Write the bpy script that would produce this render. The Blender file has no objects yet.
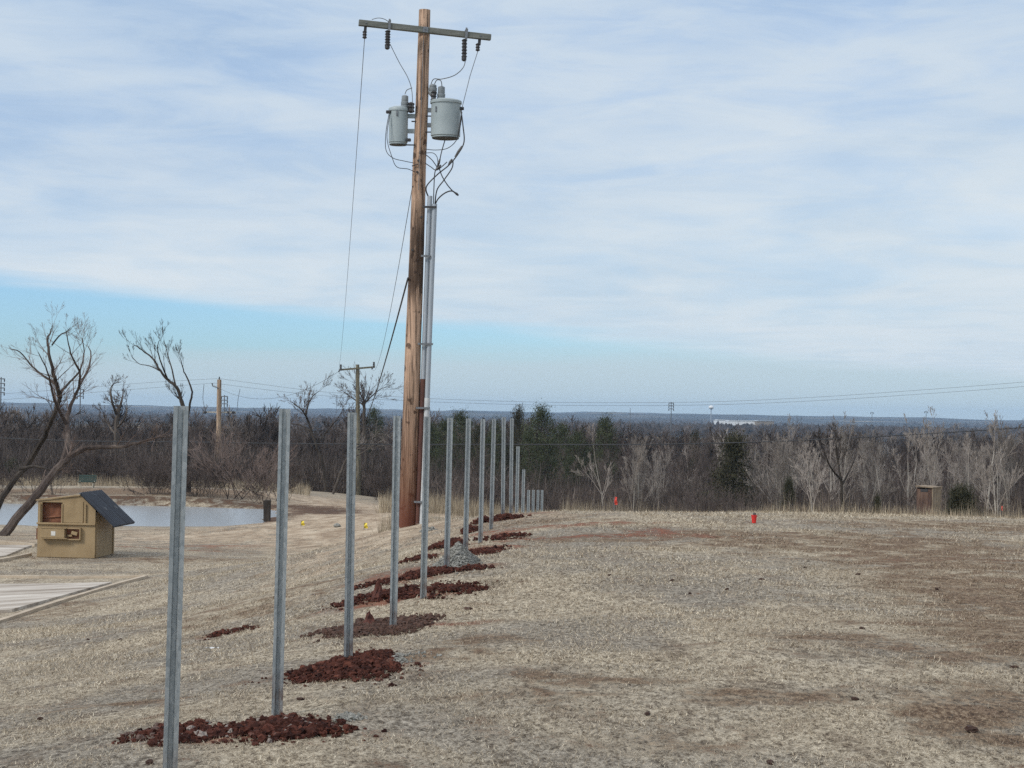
import bpy, math, random
import numpy as np
from mathutils import Vector, Matrix

C = bpy.context.scene.collection
SC = bpy.context.scene
PI = math.pi
EYE = 1.80
F = 1740.0
WX, HX = 1024, 768
ROLL = 0.0155
PITCH = math.atan(30.0 / F)

# ------------------------------------------------------------------ camera
cam_d = bpy.data.cameras.new('camera')
cam = bpy.data.objects.new('camera', cam_d)
C.objects.link(cam)
cam_d.sensor_width = 36
cam_d.lens = F / WX * 36
cam_d.clip_start = 0.1
cam_d.clip_end = 40000
RM = Matrix.Rotation(PI / 2 + PITCH, 4, 'X') @ Matrix.Rotation(ROLL, 4, 'Z')
cam.matrix_world = Matrix.Translation((0, 0, EYE)) @ RM
SC.camera = cam
R3 = np.array(RM.to_3x3())


def P(px, py, d):
    v = np.array([(px - 512) / F * d, -(py - 384) / F * d, -d])
    w = R3 @ v
    return np.array([w[0], w[1], w[2] + EYE])


def PV(px, py, d):
    return Vector(P(px, py, d))


# ------------------------------------------------------------------ noise (numpy)
def vnoise(x, y, seed=0):
    x = np.asarray(x, float); y = np.asarray(y, float)
    xi = np.floor(x).astype(np.int64); yi = np.floor(y).astype(np.int64)
    fx = x - xi; fy = y - yi
    fx = fx * fx * (3 - 2 * fx); fy = fy * fy * (3 - 2 * fy)

    def hsh(a, b):
        n = (a * 374761393 + b * 668265263 + seed * 974634777) & 0x7fffffff
        n = ((n ^ (n >> 13)) * 1274126177) & 0x7fffffff
        n = n ^ (n >> 16)
        return (n & 0xffff) / 65535.0
    v00 = hsh(xi, yi); v10 = hsh(xi + 1, yi); v01 = hsh(xi, yi + 1); v11 = hsh(xi + 1, yi + 1)
    return (v00 * (1 - fx) + v10 * fx) * (1 - fy) + (v01 * (1 - fx) + v11 * fx) * fy


def fbm(x, y, seed=0, o=4):
    s = 0; a = 0.5; t = 0
    for i in range(o):
        s = s + a * vnoise(x * 2 ** i + 17.3 * i, y * 2 ** i - 9.1 * i, seed + i); t += a; a *= 0.5
    return s / t


# ------------------------------------------------------------------ terrain
ctrl = []


def cp(px, py, d):
    ctrl.append(P(px, py, d))


def cw(x, y, z):
    ctrl.append(np.array([x, y, z + EYE]))


for x_, y_, z_ in [(0, 0, -1.8), (-3, 4, -1.82), (3, 4, -1.8), (-8, 0, -2.0), (8, 0, -1.8), (0, -10, -1.7), (-10, -10, -1.9), (10, -10, -1.7),
                   (25, 0, -1.9), (-25, 0, -2.9), (25, 15, -1.9), (-30, 18, -4.0), (30, 30, -2.6), (-40, 45, -4.5)]:
    cw(x_, y_, z_)
for t in [(1024, 768, 8.8), (512, 768, 8.8), (150, 768, 8.7), (0, 768, 9.2), (0, 700, 12.6), (0, 640, 23), (0, 622, 28), (82.6, 597, 32.5), (145, 578, 37),
          (0, 577, 38.5), (0, 545, 50), (75, 557, 47), (115, 551, 48.5), (277, 715, 10.3), (348, 662, 12.7), (393, 629, 15.1), (423, 597, 17.6),
          (447, 570, 20), (465, 552, 22.4), (481, 540, 24.9), (491, 530, 27.3), (502, 516, 30.2), (540, 513.5, 32.5), (620, 512.5, 33),
          (700, 513.5, 33), (820, 515, 33), (1024, 519, 33), (1024, 600, 17.3), (800, 600, 17), (620, 600, 16.8), (620, 545, 23.7), (900, 545, 24),
          (100, 700, 12.4), (200, 640, 18), (250, 600, 26), (350, 600, 18.6), (200, 575, 38), (300, 560, 36), (350, 545, 38), (300, 575, 27), (380, 565, 24),
          (200, 545, 55), (300, 540, 56), (407, 528, 32), (380, 533, 38), (430, 521, 33), (300, 527, 70), (340, 515, 80), (330, 498, 110),
          (380, 512, 62), (440, 512, 60), (300, 505, 92), (40, 526, 70), (200, 527, 70), (275, 527, 70), (358, 495, 127), (218, 486, 157),
          (100, 490, 94), (200, 491, 94), (260, 492, 94), (0, 490, 96), (-100, 526, 70), (-100, 490, 94),
          (100, 487, 110), (0, 487, 115)]:
    cp(*t)
for x_, y_, z_ in [(1.0, 36, -2.4), (5, 37, -2.1), (5, 40, -2.9), (10, 38, -2.3), (12, 42, -3.1), (0.9, 42, -3.6), (5, 50, -4.1), (15, 50, -4.0), (1, 50, -4.2), (20, 60, -4.9), (5, 65, -5.1), (35, 60, -5.0),
                   (0, 90, -6.3), (25, 90, -5.9), (50, 90, -6.4), (0, 140, -8.6), (40, 140, -8.4), (-20, 170, -8.0), (-60, 130, -6.5), (-60, 170, -8.0), (80, 150, -8.5),
                   (-45, 90, -5), (-100, 100, -6), (100, 60, -5)]:
    cw(x_, y_, z_)
for yy in (230, 330, 500, 800, 1400):
    for a in (-0.8, -0.35, -0.15, 0, 0.15, 0.35, 0.8):
        cw(a * yy, yy, {230: -10.5, 330: -11.5, 500: -12.5, 800: -13.5, 1400: -15}[yy])
CT = np.array(ctrl)


def uvmap(x, y):
    y = np.maximum(y, -8)
    return x / (np.abs(y) + 14) * 6.0, np.log(y + 14) * 6.0


def kern(r2):
    return np.sqrt(r2 + 0.15)


cu, cv = uvmap(CT[:, 0], CT[:, 1])
n_ = len(CT)
A = np.zeros((n_ + 3, n_ + 3))
A[:n_, :n_] = kern((cu[:, None] - cu[None]) ** 2 + (cv[:, None] - cv[None]) ** 2)
A[:n_, :n_] -= np.eye(n_) * 0.02
A[:n_, n_] = 1; A[:n_, n_ + 1] = cu; A[:n_, n_ + 2] = cv
A[n_:, :n_] = A[:n_, n_:].T
Bv = np.zeros(n_ + 3); Bv[:n_] = CT[:, 2]
WT = np.linalg.lstsq(A, Bv, rcond=None)[0]
WATER_Z = EYE - 4.86
PCX, PCY, PAX, PAY = -36.0, 78.8, 25.2, 8.0


def pond_s(x, y):
    w = 0.05 * (fbm(x * 0.5, y * 0.5, 5, 3) - 0.5)
    return (np.abs((x - PCX) / PAX) ** 7 + np.abs((y - PCY) / PAY) ** 7) ** (1 / 7) + w


def H(x, y, detail=True):
    x = np.atleast_1d(np.asarray(x, float)); y = np.atleast_1d(np.asarray(y, float))
    sh = x.shape
    x = x.ravel(); y = y.ravel()
    out = np.empty_like(x)
    for i in range(0, len(x), 20000):
        u, v = uvmap(x[i:i + 20000], y[i:i + 20000])
        K = kern((u[:, None] - cu[None]) ** 2 + (v[:, None] - cv[None]) ** 2)
        out[i:i + 20000] = K @ WT[:n_] + WT[n_] + WT[n_ + 1] * u + WT[n_ + 2] * v
    far = np.clip((y - 1200) / 600, 0, 1)
    hills = EYE - 15 + (fbm(x / 1500, y / 900, 11, 4) - 0.5) * 10
    ridge = np.clip((y - 4200) / 2500, 0, 1)
    ridge = ridge * ridge * (3 - 2 * ridge) * (24 + 14 * (fbm(x / 900, y / 3000, 3, 4) - 0.5) + 14 * (fbm(x / 130, y / 1500, 9, 4) - 0.5))
    out = out * (1 - far) + (hills + ridge) * far
    s = pond_s(x, y)
    nearp = s < 1.35
    rim = WATER_Z + 0.03 + np.clip(s - 1, 0, 1) * 0.35
    out = np.where(nearp & (s >= 1), np.maximum(out, np.minimum(rim, out + 3)), out)
    bl = np.clip((s - 1.0) / 0.10, 0, 1)
    out = np.where(nearp & (s >= 1), (WATER_Z + 0.02) * (1 - bl) + out * bl, out)
    out = np.where(s < 1, WATER_Z + 0.02 - 1.2 * np.clip(1 - s, 0, 1) ** 0.6 - 0.05, out)
    if detail:
        near = np.clip(1 - y / 300, 0, 1)
        out = out + near * ((fbm(x / 2.3, y / 2.3, 21, 3) - 0.5) * 0.07 + (fbm(x * 1.6, y * 1.6, 31, 3) - 0.5) * 0.035 * np.clip(1 - y / 60, 0, 1))
        out = out + np.clip((y - 60) / 100, 0, 1) * np.clip(1 - (y - 1200) / 600, 0, 1) * (fbm(x / 30, y / 30, 41, 3) - 0.5) * 1.2
    return out.reshape(sh)


def h1(x, y):
    return float(H([x], [y])[0])


_ts = np.exp(np.linspace(math.log(5), math.log(500), 700))


def G(px, py):
    d0 = P(px, py, 1.0) - np.array([0, 0, EYE])
    pts = d0[None] * _ts[:, None]
    hz = H(pts[:, 0], pts[:, 1])
    dz = pts[:, 2] + EYE - hz
    idx = np.where(dz <= 0)[0]
    i = idx[0] if len(idx) else len(_ts) - 1
    if i > 0 and dz[i - 1] > 0 and dz[i] <= 0:
        f = dz[i - 1] / (dz[i - 1] - dz[i]); t = _ts[i - 1] * (1 - f) + _ts[i] * f
    else:
        t = _ts[i]
    p = d0 * t + np.array([0, 0, EYE])
    return np.array([p[0], p[1], h1(p[0], p[1])]), t


# ------------------------------------------------------------------ helpers
def tag(o, label=None, cat=None, group=None, kind=None):
    if label: o['label'] = label
    if cat: o['category'] = cat
    if group: o['group'] = group
    if kind: o['kind'] = kind
    return o


def empty(name, loc, rz=0.0):
    o = bpy.data.objects.new(name, None)
    C.objects.link(o)
    o.location = Vector([float(a) for a in loc]); o.rotation_euler = (0, 0, rz)
    o.empty_display_size = 0.2
    return o


def mesh_arrays(name, V, faces, mat=None, parent=None, smooth=False, attrs=None, link=True):
    """faces: list of int arrays (n,k)"""
    me = bpy.data.meshes.new(name)
    V = np.asarray(V, np.float32)
    me.vertices.add(len(V)); me.vertices.foreach_set('co', V.ravel())
    loops = np.concatenate([f.ravel() for f in faces]).astype(np.int32)
    sizes = np.concatenate([np.full(len(f), f.shape[1]) for f in faces]).astype(np.int32)
    starts = np.concatenate([[0], np.cumsum(sizes)[:-1]]).astype(np.int32)
    me.loops.add(len(loops)); me.loops.foreach_set('vertex_index', loops)
    me.polygons.add(len(sizes)); me.polygons.foreach_set('loop_start', starts)
    me.polygons.foreach_set('use_smooth', np.full(len(sizes), smooth))
    if attrs:
        for k, a in attrs.items():
            at = me.attributes.new(k, 'FLOAT', 'POINT'); at.data.foreach_set('value', np.asarray(a, np.float32))
    me.update(calc_edges=True)
    if mat: me.materials.append(mat)
    o = bpy.data.objects.new(name, me)
    if link: C.objects.link(o)
    if parent is not None: o.parent = parent
    return o


class MB:
    def __init__(s): s.v = []; s.f = []
    def add(s, vs, fs):
        b = len(s.v); s.v += [tuple(float(c) for c in p) for p in vs]; s.f += [tuple(i + b for i in f) for f in fs]; return s
    def box(s, c, size, rot=None, bev=0.0):
        hx, hy, hz = size[0] / 2, size[1] / 2, size[2] / 2
        if bev > 0:
            b = min(bev, hx * .9, hy * .9, hz * .9)
            vs = []; idx = {}
            for sx in (-1, 1):
                for sy in (-1, 1):
                    for sz in (-1, 1):
                        for ax in range(3):
                            p = [sx * hx, sy * hy, sz * hz]
                            for a2 in range(3):
                                if a2 != ax: p[a2] -= b * (sx, sy, sz)[a2]
                            idx[(sx, sy, sz, ax)] = len(vs); vs.append(p)
            fs = []
            for ax in range(3):
                o1, o2 = [a for a in range(3) if a != ax]
                for sg in (-1, 1):
                    q = []
                    for (a, bb) in ((-1, -1), (1, -1), (1, 1), (-1, 1)):
                        k = [0, 0, 0]; k[ax] = sg; k[o1] = a; k[o2] = bb; q.append(idx[(k[0], k[1], k[2], ax)])
                    if (sg < 0) != (ax == 1): q = q[::-1]
                    fs.append(q)
            for ax in range(3):
                o1, o2 = [a for a in range(3) if a != ax]
                for a in (-1, 1):
                    for bb in (-1, 1):
                        k0 = [0, 0, 0]; k0[o1] = a; k0[o2] = bb; k1 = list(k0); k0[ax] = -1; k1[ax] = 1
                        fs.append([idx[(*k0, o1)], idx[(*k1, o1)], idx[(*k1, o2)], idx[(*k0, o2)]])
            for sx in (-1, 1):
                for sy in (-1, 1):
                    for sz in (-1, 1): fs.append([idx[(sx, sy, sz, a)] for a in range(3)])
        else:
            vs = [(sx * hx, sy * hy, sz * hz) for sx in (-1, 1) for sy in (-1, 1) for sz in (-1, 1)]
            fs = [(0, 1, 3, 2), (4, 6, 7, 5), (0, 4, 5, 1), (2, 3, 7, 6), (0, 2, 6, 4), (1, 5, 7, 3)]
        out = []
        for p in vs:
            q = Vector(p)
            if rot is not None: q = rot @ q
            out.append(q + Vector(c))
        return s.add(out, fs)
    def tube(s, pts, r, n=8, caps=True):
        pts = [Vector(p) for p in pts]; rr = r if isinstance(r, (list, tuple)) else [r] * len(pts)
        up = None; vs = []; fs = []
        for i, p in enumerate(pts):
            t = (pts[min(i + 1, len(pts) - 1)] - pts[max(i - 1, 0)])
            t = t.normalized() if t.length > 1e-9 else Vector((0, 0, 1))
            if up is None: up = Vector((0, 0, 1)).cross(t) if abs(t.z) < .9 else Vector((1, 0, 0)).cross(t)
            a = (up - t * up.dot(t)).normalized(); up = a; b = t.cross(a)
            for k in range(n):
                an = 2 * PI * k / n; vs.append(p + (a * math.cos(an) + b * math.sin(an)) * rr[i])
        for i in range(len(pts) - 1):
            for k in range(n):
                fs.append((i * n + k, i * n + (k + 1) % n, (i + 1) * n + (k + 1) % n, (i + 1) * n + k))
        if caps:
            fs.append(tuple(range(n))[::-1]); fs.append(tuple((len(pts) - 1) * n + k for k in range(n)))
        return s.add(vs, fs)
    def lathe(s, prof, c=(0, 0, 0), n=20, axis=None):
        vs = []; fs = []
        q = Vector((0, 0, 1)).rotation_difference(Vector(axis)) if axis is not None else None
        for (r, z) in prof:
            for k in range(n):
                an = 2 * PI * k / n; p = Vector((r * math.cos(an), r * math.sin(an), z))
                if q: p = q @ p
                vs.append(p + Vector(c))
        for i in range(len(prof) - 1):
            for k in range(n): fs.append((i * n + k, i * n + (k + 1) % n, (i + 1) * n + (k + 1) % n, (i + 1) * n + k))
        if prof[0][0] > 1e-4: fs.append(tuple(range(n))[::-1])
        if prof[-1][0] > 1e-4: fs.append(tuple((len(prof) - 1) * n + k for k in range(n)))
        return s.add(vs, fs)
    def prism(s, poly, y0, y1):
        n = len(poly)
        vs = [(x, y0, z) for x, z in poly] + [(x, y1, z) for x, z in poly]
        fs = [tuple(range(n)), tuple(range(n, 2 * n))[::-1]] + [(i, i + n, (i + 1) % n + n, (i + 1) % n) for i in range(n)]
        return s.add(vs, fs)
    def build(s, name, mat, parent=None, smooth=False):
        me = bpy.data.meshes.new(name); me.from_pydata(s.v, [], s.f); me.update()
        import bmesh
        bm = bmesh.new(); bm.from_mesh(me)
        bmesh.ops.recalc_face_normals(bm, faces=bm.faces); bm.to_mesh(me); bm.free()
        me.materials.append(mat)
        if smooth:
            for p in me.polygons: p.use_smooth = True
            try: me.set_sharp_from_angle(angle=math.radians(40))
            except Exception: pass
        o = bpy.data.objects.new(name, me); C.objects.link(o)
        if parent is not None: o.parent = parent
        return o


# ------------------------------------------------------------------ materials
def newmat(name):
    m = bpy.data.materials.new(name); m.use_nodes = True
    nt = m.node_tree; b = nt.nodes['Principled BSDF']
    return m, nt, b


def N(nt, t, **kw):
    n = nt.nodes.new(t)
    for k, v in kw.items():
        if k in n.inputs.keys() if hasattr(n.inputs, 'keys') else False: n.inputs[k].default_value = v
        else: setattr(n, k, v)
    return n


def noise_node(nt, vec, scale, detail=6, rough=0.6, dist=0.0):
    n = nt.nodes.new('ShaderNodeTexNoise'); n.inputs['Scale'].default_value = scale; n.inputs['Detail'].default_value = detail
    n.inputs['Roughness'].default_value = rough; n.inputs['Distortion'].default_value = dist
    nt.links.new(vec, n.inputs['Vector']); return n.outputs['Fac']


def ramp(nt, fac, stops, interp='LINEAR'):
    r = nt.nodes.new('ShaderNodeValToRGB'); r.color_ramp.interpolation = interp
    e = r.color_ramp.elements
    while len(e) > 1: e.remove(e[-1])
    e[0].position = stops[0][0]; e[0].color = (*stops[0][1], 1)
    for p, c in stops[1:]:
        q = e.new(p); q.color = (*c, 1)
    nt.links.new(fac, r.inputs['Fac']); return r.outputs['Color']


def mixc(nt, fac, a, b, mode='MIX'):
    m = nt.nodes.new('ShaderNodeMix'); m.data_type = 'RGBA'; m.blend_type = mode
    for sock, v in ((m.inputs[0], fac), (m.inputs[6], a), (m.inputs[7], b)):
        if isinstance(v, (int, float)): sock.default_value = v
        elif isinstance(v, tuple): sock.default_value = (*v, 1)
        else: nt.links.new(v, sock)
    return m.outputs[2]


def mathn(nt, op, a, b=None, c=None, clamp=False):
    m = nt.nodes.new('ShaderNodeMath'); m.operation = op; m.use_clamp = clamp
    for i, v in enumerate((a, b, c)):
        if v is None: continue
        if isinstance(v, (int, float)): m.inputs[i].default_value = v
        else: nt.links.new(v, m.inputs[i])
    return m.outputs[0]


def sstep(nt, v, lo, hi):
    m = nt.nodes.new('ShaderNodeMapRange'); m.interpolation_type = 'SMOOTHSTEP'
    nt.links.new(v, m.inputs[0]); m.inputs[1].default_value = lo; m.inputs[2].default_value = hi
    m.inputs[3].default_value = 0; m.inputs[4].default_value = 1; return m.outputs[0]


def coords(nt, kind='Object', scale=(1, 1, 1)):
    t = nt.nodes.new('ShaderNodeTexCoord'); mp = nt.nodes.new('ShaderNodeMapping')
    nt.links.new(t.outputs[kind], mp.inputs['Vector']); mp.inputs['Scale'].default_value = scale
    return mp.outputs['Vector']


def bump(nt, b, height, strength, dist):
    n = nt.nodes.new('ShaderNodeBump'); n.inputs['Strength'].default_value = strength; n.inputs['Distance'].default_value = dist
    nt.links.new(height, n.inputs['Height']); nt.links.new(n.outputs['Normal'], b.inputs['Normal'])


def simple(name, stops, scale=4, rough=0.7, metal=0.0, stretch=(1, 1, 1), bstr=0.0, bdist=0.01, kind='Object', detail=6, dist=0.0):
    m, nt, b = newmat(name)
    v = coords(nt, kind, stretch)
    f = noise_node(nt, v, scale, detail, 0.62, dist)
    nt.links.new(ramp(nt, f, stops), b.inputs['Base Color'])
    b.inputs['Roughness'].default_value = rough; b.inputs['Metallic'].default_value = metal
    if bstr: bump(nt, b, f, bstr, bdist)
    return m


M = {}


def attr(nt, name):
    a = nt.nodes.new('ShaderNodeAttribute'); a.attribute_name = name; return a.outputs['Fac']


# ground
def ground_mat():
    m, nt, b = newmat('ground_mat')
    v = coords(nt, 'Object')
    fine = noise_node(nt, v, 62, 8, 0.78)
    mid = noise_node(nt, v, 2.1, 7, 0.66, 0.4)
    broad = noise_node(nt, v, 0.33, 6, 0.6, 0.6)
    vs = coords(nt, 'Object', (0.9, 0.5, 1.0))
    streak = noise_node(nt, vs, 2.3, 7, 0.68, 0.5)
    clump = noise_node(nt, coords(nt, 'Object', (1.5, 0.75, 1)), 15, 8, 0.75, 0.3)
    fine = mathn(nt, 'ADD', mathn(nt, 'MULTIPLY', fine, 0.5), mathn(nt, 'MULTIPLY', clump, 0.5))
    straw = ramp(nt, fine, [(0.42, (0.07, 0.05, 0.034)), (0.465, (0.23, 0.185, 0.13)), (0.51, (0.44, 0.375, 0.275)), (0.58, (0.70, 0.61, 0.465))])
    grey = ramp(nt, fine, [(0.42, (0.055, 0.042, 0.03)), (0.47, (0.18, 0.152, 0.118)), (0.52, (0.33, 0.29, 0.23)), (0.59, (0.54, 0.48, 0.39))])
    col = mixc(nt, sstep(nt, broad, 0.42, 0.58), straw, grey)
    thatch = ramp(nt, fine, [(0.41, (0.05, 0.035, 0.025)), (0.5, (0.13, 0.09, 0.06)), (0.60, (0.30, 0.23, 0.16))])
    col = mixc(nt, mathn(nt, 'MULTIPLY', sstep(nt, streak, 0.53, 0.63), 0.5), col, thatch)
    # brown bare patches
    brown = ramp(nt, fine, [(0.42, (0.04, 0.024, 0.015)), (0.485, (0.14, 0.090, 0.056)), (0.53, (0.26, 0.185, 0.12)), (0.60, (0.46, 0.37, 0.26))])
    pert = mathn(nt, 'ADD', mathn(nt, 'MULTIPLY', mathn(nt, 'SUBTRACT', mid, 0.5), 3.0), mathn(nt, 'MULTIPLY', mathn(nt, 'SUBTRACT', fine, 0.5), 4.5))
    def mask(nm, lo=0.36, hi=0.72):
        return sstep(nt, mathn(nt, 'ADD', attr(nt, nm), pert), lo, hi)
    col = mixc(nt, mask('bare'), col, brown)
    red = ramp(nt, mid, [(0.3, (0.13, 0.045, 0.028)), (0.6, (0.25, 0.105, 0.065)), (0.8, (0.33, 0.16, 0.11))])
    col = mixc(nt, mask('red', 0.4, 0.7), col, red)
    sand = ramp(nt, noise_node(nt, v, 1.3, 8, 0.66), [(0.36, (0.26, 0.19, 0.13)), (0.5, (0.40, 0.315, 0.225)), (0.64, (0.52, 0.43, 0.32))])
    col = mixc(nt, mask('sand', 0.35, 0.65), col, sand)
    # far countryside (woods and fields)
    vf = coords(nt, 'Object', (0.0035, 0.0012, 1))
    ff = noise_node(nt, vf, 1.0, 5, 0.55)
    wood = ramp(nt, noise_node(nt, coords(nt, 'Object', (0.06, 0.02, 1)), 1.0, 5, 0.6), [(0.35, (0.018, 0.017, 0.015)), (0.6, (0.042, 0.037, 0.031)), (0.75, (0.065, 0.055, 0.044))])
    field = ramp(nt, noise_node(nt, coords(nt, 'Object', (0.004, 0.003, 1)), 1.0, 3, 0.5), [(0.35, (0.16, 0.13, 0.085)), (0.65, (0.28, 0.22, 0.14))])
    farc = mixc(nt, sstep(nt, ff, 0.58, 0.61), wood, field)
    col = mixc(nt, attr(nt, 'far'), col, farc)
    mud = ramp(nt, mid, [(0.35, (0.045, 0.028, 0.02)), (0.65, (0.14, 0.085, 0.055))])
    col = mixc(nt, mask('mud', 0.4, 0.7), col, mud)
    floorc = ramp(nt, fine, [(0.3, (0.03, 0.024, 0.018)), (0.7, (0.12, 0.095, 0.07))])
    col = mixc(nt, attr(nt, 'forest'), col, floorc)
    nt.links.new(col, b.inputs['Base Color'])
    b.inputs['Roughness'].default_value = 0.95; b.inputs['Specular IOR Level'].default_value = 0.15
    bump(nt, b, mathn(nt, 'ADD', fine, mathn(nt, 'MULTIPLY', mid, 1.2)), 0.9, 0.035)
    return m


def blade_mat(name, stops, rough=0.8, hue=None):
    m, nt, b = newmat(name)
    col = ramp(nt, attr(nt, 'rnd'), stops)
    v = coords(nt, 'Object')
    br = noise_node(nt, v, 0.9, 5, 0.6)
    col = mixc(nt, mathn(nt, 'MULTIPLY', sstep(nt, br, 0.42, 0.62), 0.5), col, hue or (0.20, 0.17, 0.13))
    if name == 'grass_mat':
        col = mixc(nt, mathn(nt, 'MULTIPLY', attr(nt, 'bare'), 0.6), col, (0.16, 0.11, 0.07))
    nt.links.new(col, b.inputs['Base Color']); b.inputs['Roughness'].default_value = rough
    b.inputs['Specular IOR Level'].default_value = 0.2
    return m


M['ground'] = ground_mat()
M['grass'] = blade_mat('grass_mat', [(0, (0.12, 0.085, 0.055)), (0.25, (0.27, 0.21, 0.14)), (0.6, (0.49, 0.41, 0.295)), (0.9, (0.70, 0.61, 0.465)), (1, (0.80, 0.73, 0.57))], hue=(0.34, 0.285, 0.21))
M['weeds'] = blade_mat('weeds_mat', [(0, (0.16, 0.12, 0.08)), (0.4, (0.32, 0.25, 0.17)), (0.8, (0.47, 0.39, 0.27)), (1, (0.55, 0.47, 0.34))])
M['twigs'] = blade_mat('thicket_mat', [(0, (0.030, 0.023, 0.020)), (0.5, (0.080, 0.064, 0.056)), (0.85, (0.14, 0.115, 0.10)), (1, (0.26, 0.215, 0.18))], hue=(0.05, 0.038, 0.031))


def bark(name, a, b_, c, scale=3.0, rnd=True):
    m, nt, b = newmat(name)
    v = coords(nt, 'Object', (1, 1, 0.25))
    f = noise_node(nt, v, scale, 6, 0.65)
    col = ramp(nt, f, [(0.3, a), (0.5, b_), (0.72, c)])
    if rnd:
        oi = nt.nodes.new('ShaderNodeObjectInfo')
        mul = mathn(nt, 'MULTIPLY_ADD', oi.outputs['Random'], 0.7, 0.65)
        hs = nt.nodes.new('ShaderNodeHueSaturation'); nt.links.new(col, hs.inputs['Color']); nt.links.new(mul, hs.inputs['Value']); col = hs.outputs['Color']
    nt.links.new(col, b.inputs['Base Color']); b.inputs['Roughness'].default_value = 0.9
    b.inputs['Specular IOR Level'].default_value = 0.15
    bump(nt, b, f, 0.4, 0.02)
    return m


M['bark'] = bark('bark_brown', (0.045, 0.036, 0.030), (0.10, 0.082, 0.068), (0.18, 0.155, 0.13))
M['twig'] = bark('twig_brown', (0.052, 0.041, 0.037), (0.105, 0.083, 0.073), (0.16, 0.13, 0.115))
M['bark_pale'] = bark('bark_pale', (0.17, 0.15, 0.125), (0.34, 0.31, 0.265), (0.50, 0.465, 0.41))
M['twig_pale'] = bark('twig_pale', (0.16, 0.135, 0.115), (0.27, 0.235, 0.205), (0.36, 0.32, 0.285))
M['bark_dark'] = bark('bark_dark', (0.022, 0.018, 0.015), (0.05, 0.041, 0.034), (0.09, 0.075, 0.062), rnd=False)
M['bark_rose'] = bark('bark_rose', (0.028, 0.021, 0.018), (0.075, 0.058, 0.05), (0.16, 0.13, 0.11), rnd=False)
M['twig_rose'] = bark('twig_rose', (0.12, 0.085, 0.07), (0.18, 0.135, 0.115), (0.25, 0.195, 0.17), rnd=False)


def leafmat(name, a, b_, c):
    m, nt, b = newmat(name)
    col = ramp(nt, attr(nt, 'rnd'), [(0, a), (0.5, b_), (1, c)])
    nt.links.new(col, b.inputs['Base Color']); b.inputs['Roughness'].default_value = 0.75
    b.inputs['Specular IOR Level'].default_value = 0.25
    return m


M['pine'] = leafmat('pine_needles', (0.022, 0.030, 0.014), (0.058, 0.070, 0.034), (0.105, 0.115, 0.06))
M['cedar'] = leafmat('cedar_needles', (0.018, 0.020, 0.011), (0.042, 0.042, 0.022), (0.075, 0.066, 0.036))


def pole_mat(name, light, dark, stained=True):
    m, nt, b = newmat(name)
    v = coords(nt, 'Object', (1, 1, 0.05))
    f = noise_node(nt, v, 22, 8, 0.7)
    big = noise_node(nt, coords(nt, 'Object', (1, 1, 0.35)), 2.2, 5, 0.6)
    col = ramp(nt, f, [(0.38, tuple(c * 0.25 for c in light)), (0.44, tuple(c * .65 for c in light)), (0.52, light), (0.62, tuple(min(1, c * 1.4) for c in light))])
    col = mixc(nt, mathn(nt, 'MULTIPLY', sstep(nt, big, 0.52, 0.7), 0.55), col, dark)
    if stained:
        s = nt.nodes.new('ShaderNodeSeparateXYZ'); t = nt.nodes.new('ShaderNodeTexCoord'); nt.links.new(t.outputs['Object'], s.inputs[0])
        z = s.outputs[2]
        knots = noise_node(nt, coords(nt, 'Object', (1.2, 1.2, 1.0)), 5.5, 2, 0.5)
        col = mixc(nt, mathn(nt, 'MULTIPLY', sstep(nt, knots, 0.60, 0.66), 0.8), col, (0.05, 0.03, 0.02))
        crack = noise_node(nt, coords(nt, 'Object', (1, 1, 0.025)), 34, 3, 0.5, 0.3)
        col = mixc(nt, mathn(nt, 'MULTIPLY', sstep(nt, crack, 0.56, 0.62), 0.7), col, (0.06, 0.038, 0.028))
        # burnt streak half way up, preservative red-brown towards the butt
        up = mathn(nt, 'MULTIPLY', sstep(nt, z, 3.9, 4.5), mathn(nt, 'SUBTRACT', 1.0, sstep(nt, z, 5.2, 6.2)))
        st = mathn(nt, 'MULTIPLY', up, sstep(nt, noise_node(nt, coords(nt, 'Object', (1, 1, 0.12)), 8, 4, 0.6), 0.40, 0.48))
        col = mixc(nt, mathn(nt, 'MULTIPLY', st, 0.85), col, (0.035, 0.022, 0.016))
        low = mathn(nt, 'SUBTRACT', 1.0, sstep(nt, z, 0.0, 3.6))
        low = mathn(nt, 'MULTIPLY', low, sstep(nt, mathn(nt, 'ADD', f, mathn(nt, 'MULTIPLY', low, 0.45)), 0.45, 0.85))
        col = mixc(nt, mathn(nt, 'MULTIPLY', low, 0.8), col, (0.12, 0.045, 0.022))
        lo2 = mathn(nt, 'SUBTRACT', 1.0, sstep(nt, z, 0.1, 0.9))
        col = mixc(nt, mathn(nt, 'MULTIPLY', lo2, 0.7), col, (0.13, 0.04, 0.025))
    nt.links.new(col, b.inputs['Base Color']); b.inputs['Roughness'].default_value = 0.85
    b.inputs['Specular IOR Level'].default_value = 0.2
    bump(nt, b, f, 0.8, 0.012)
    return m


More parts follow.
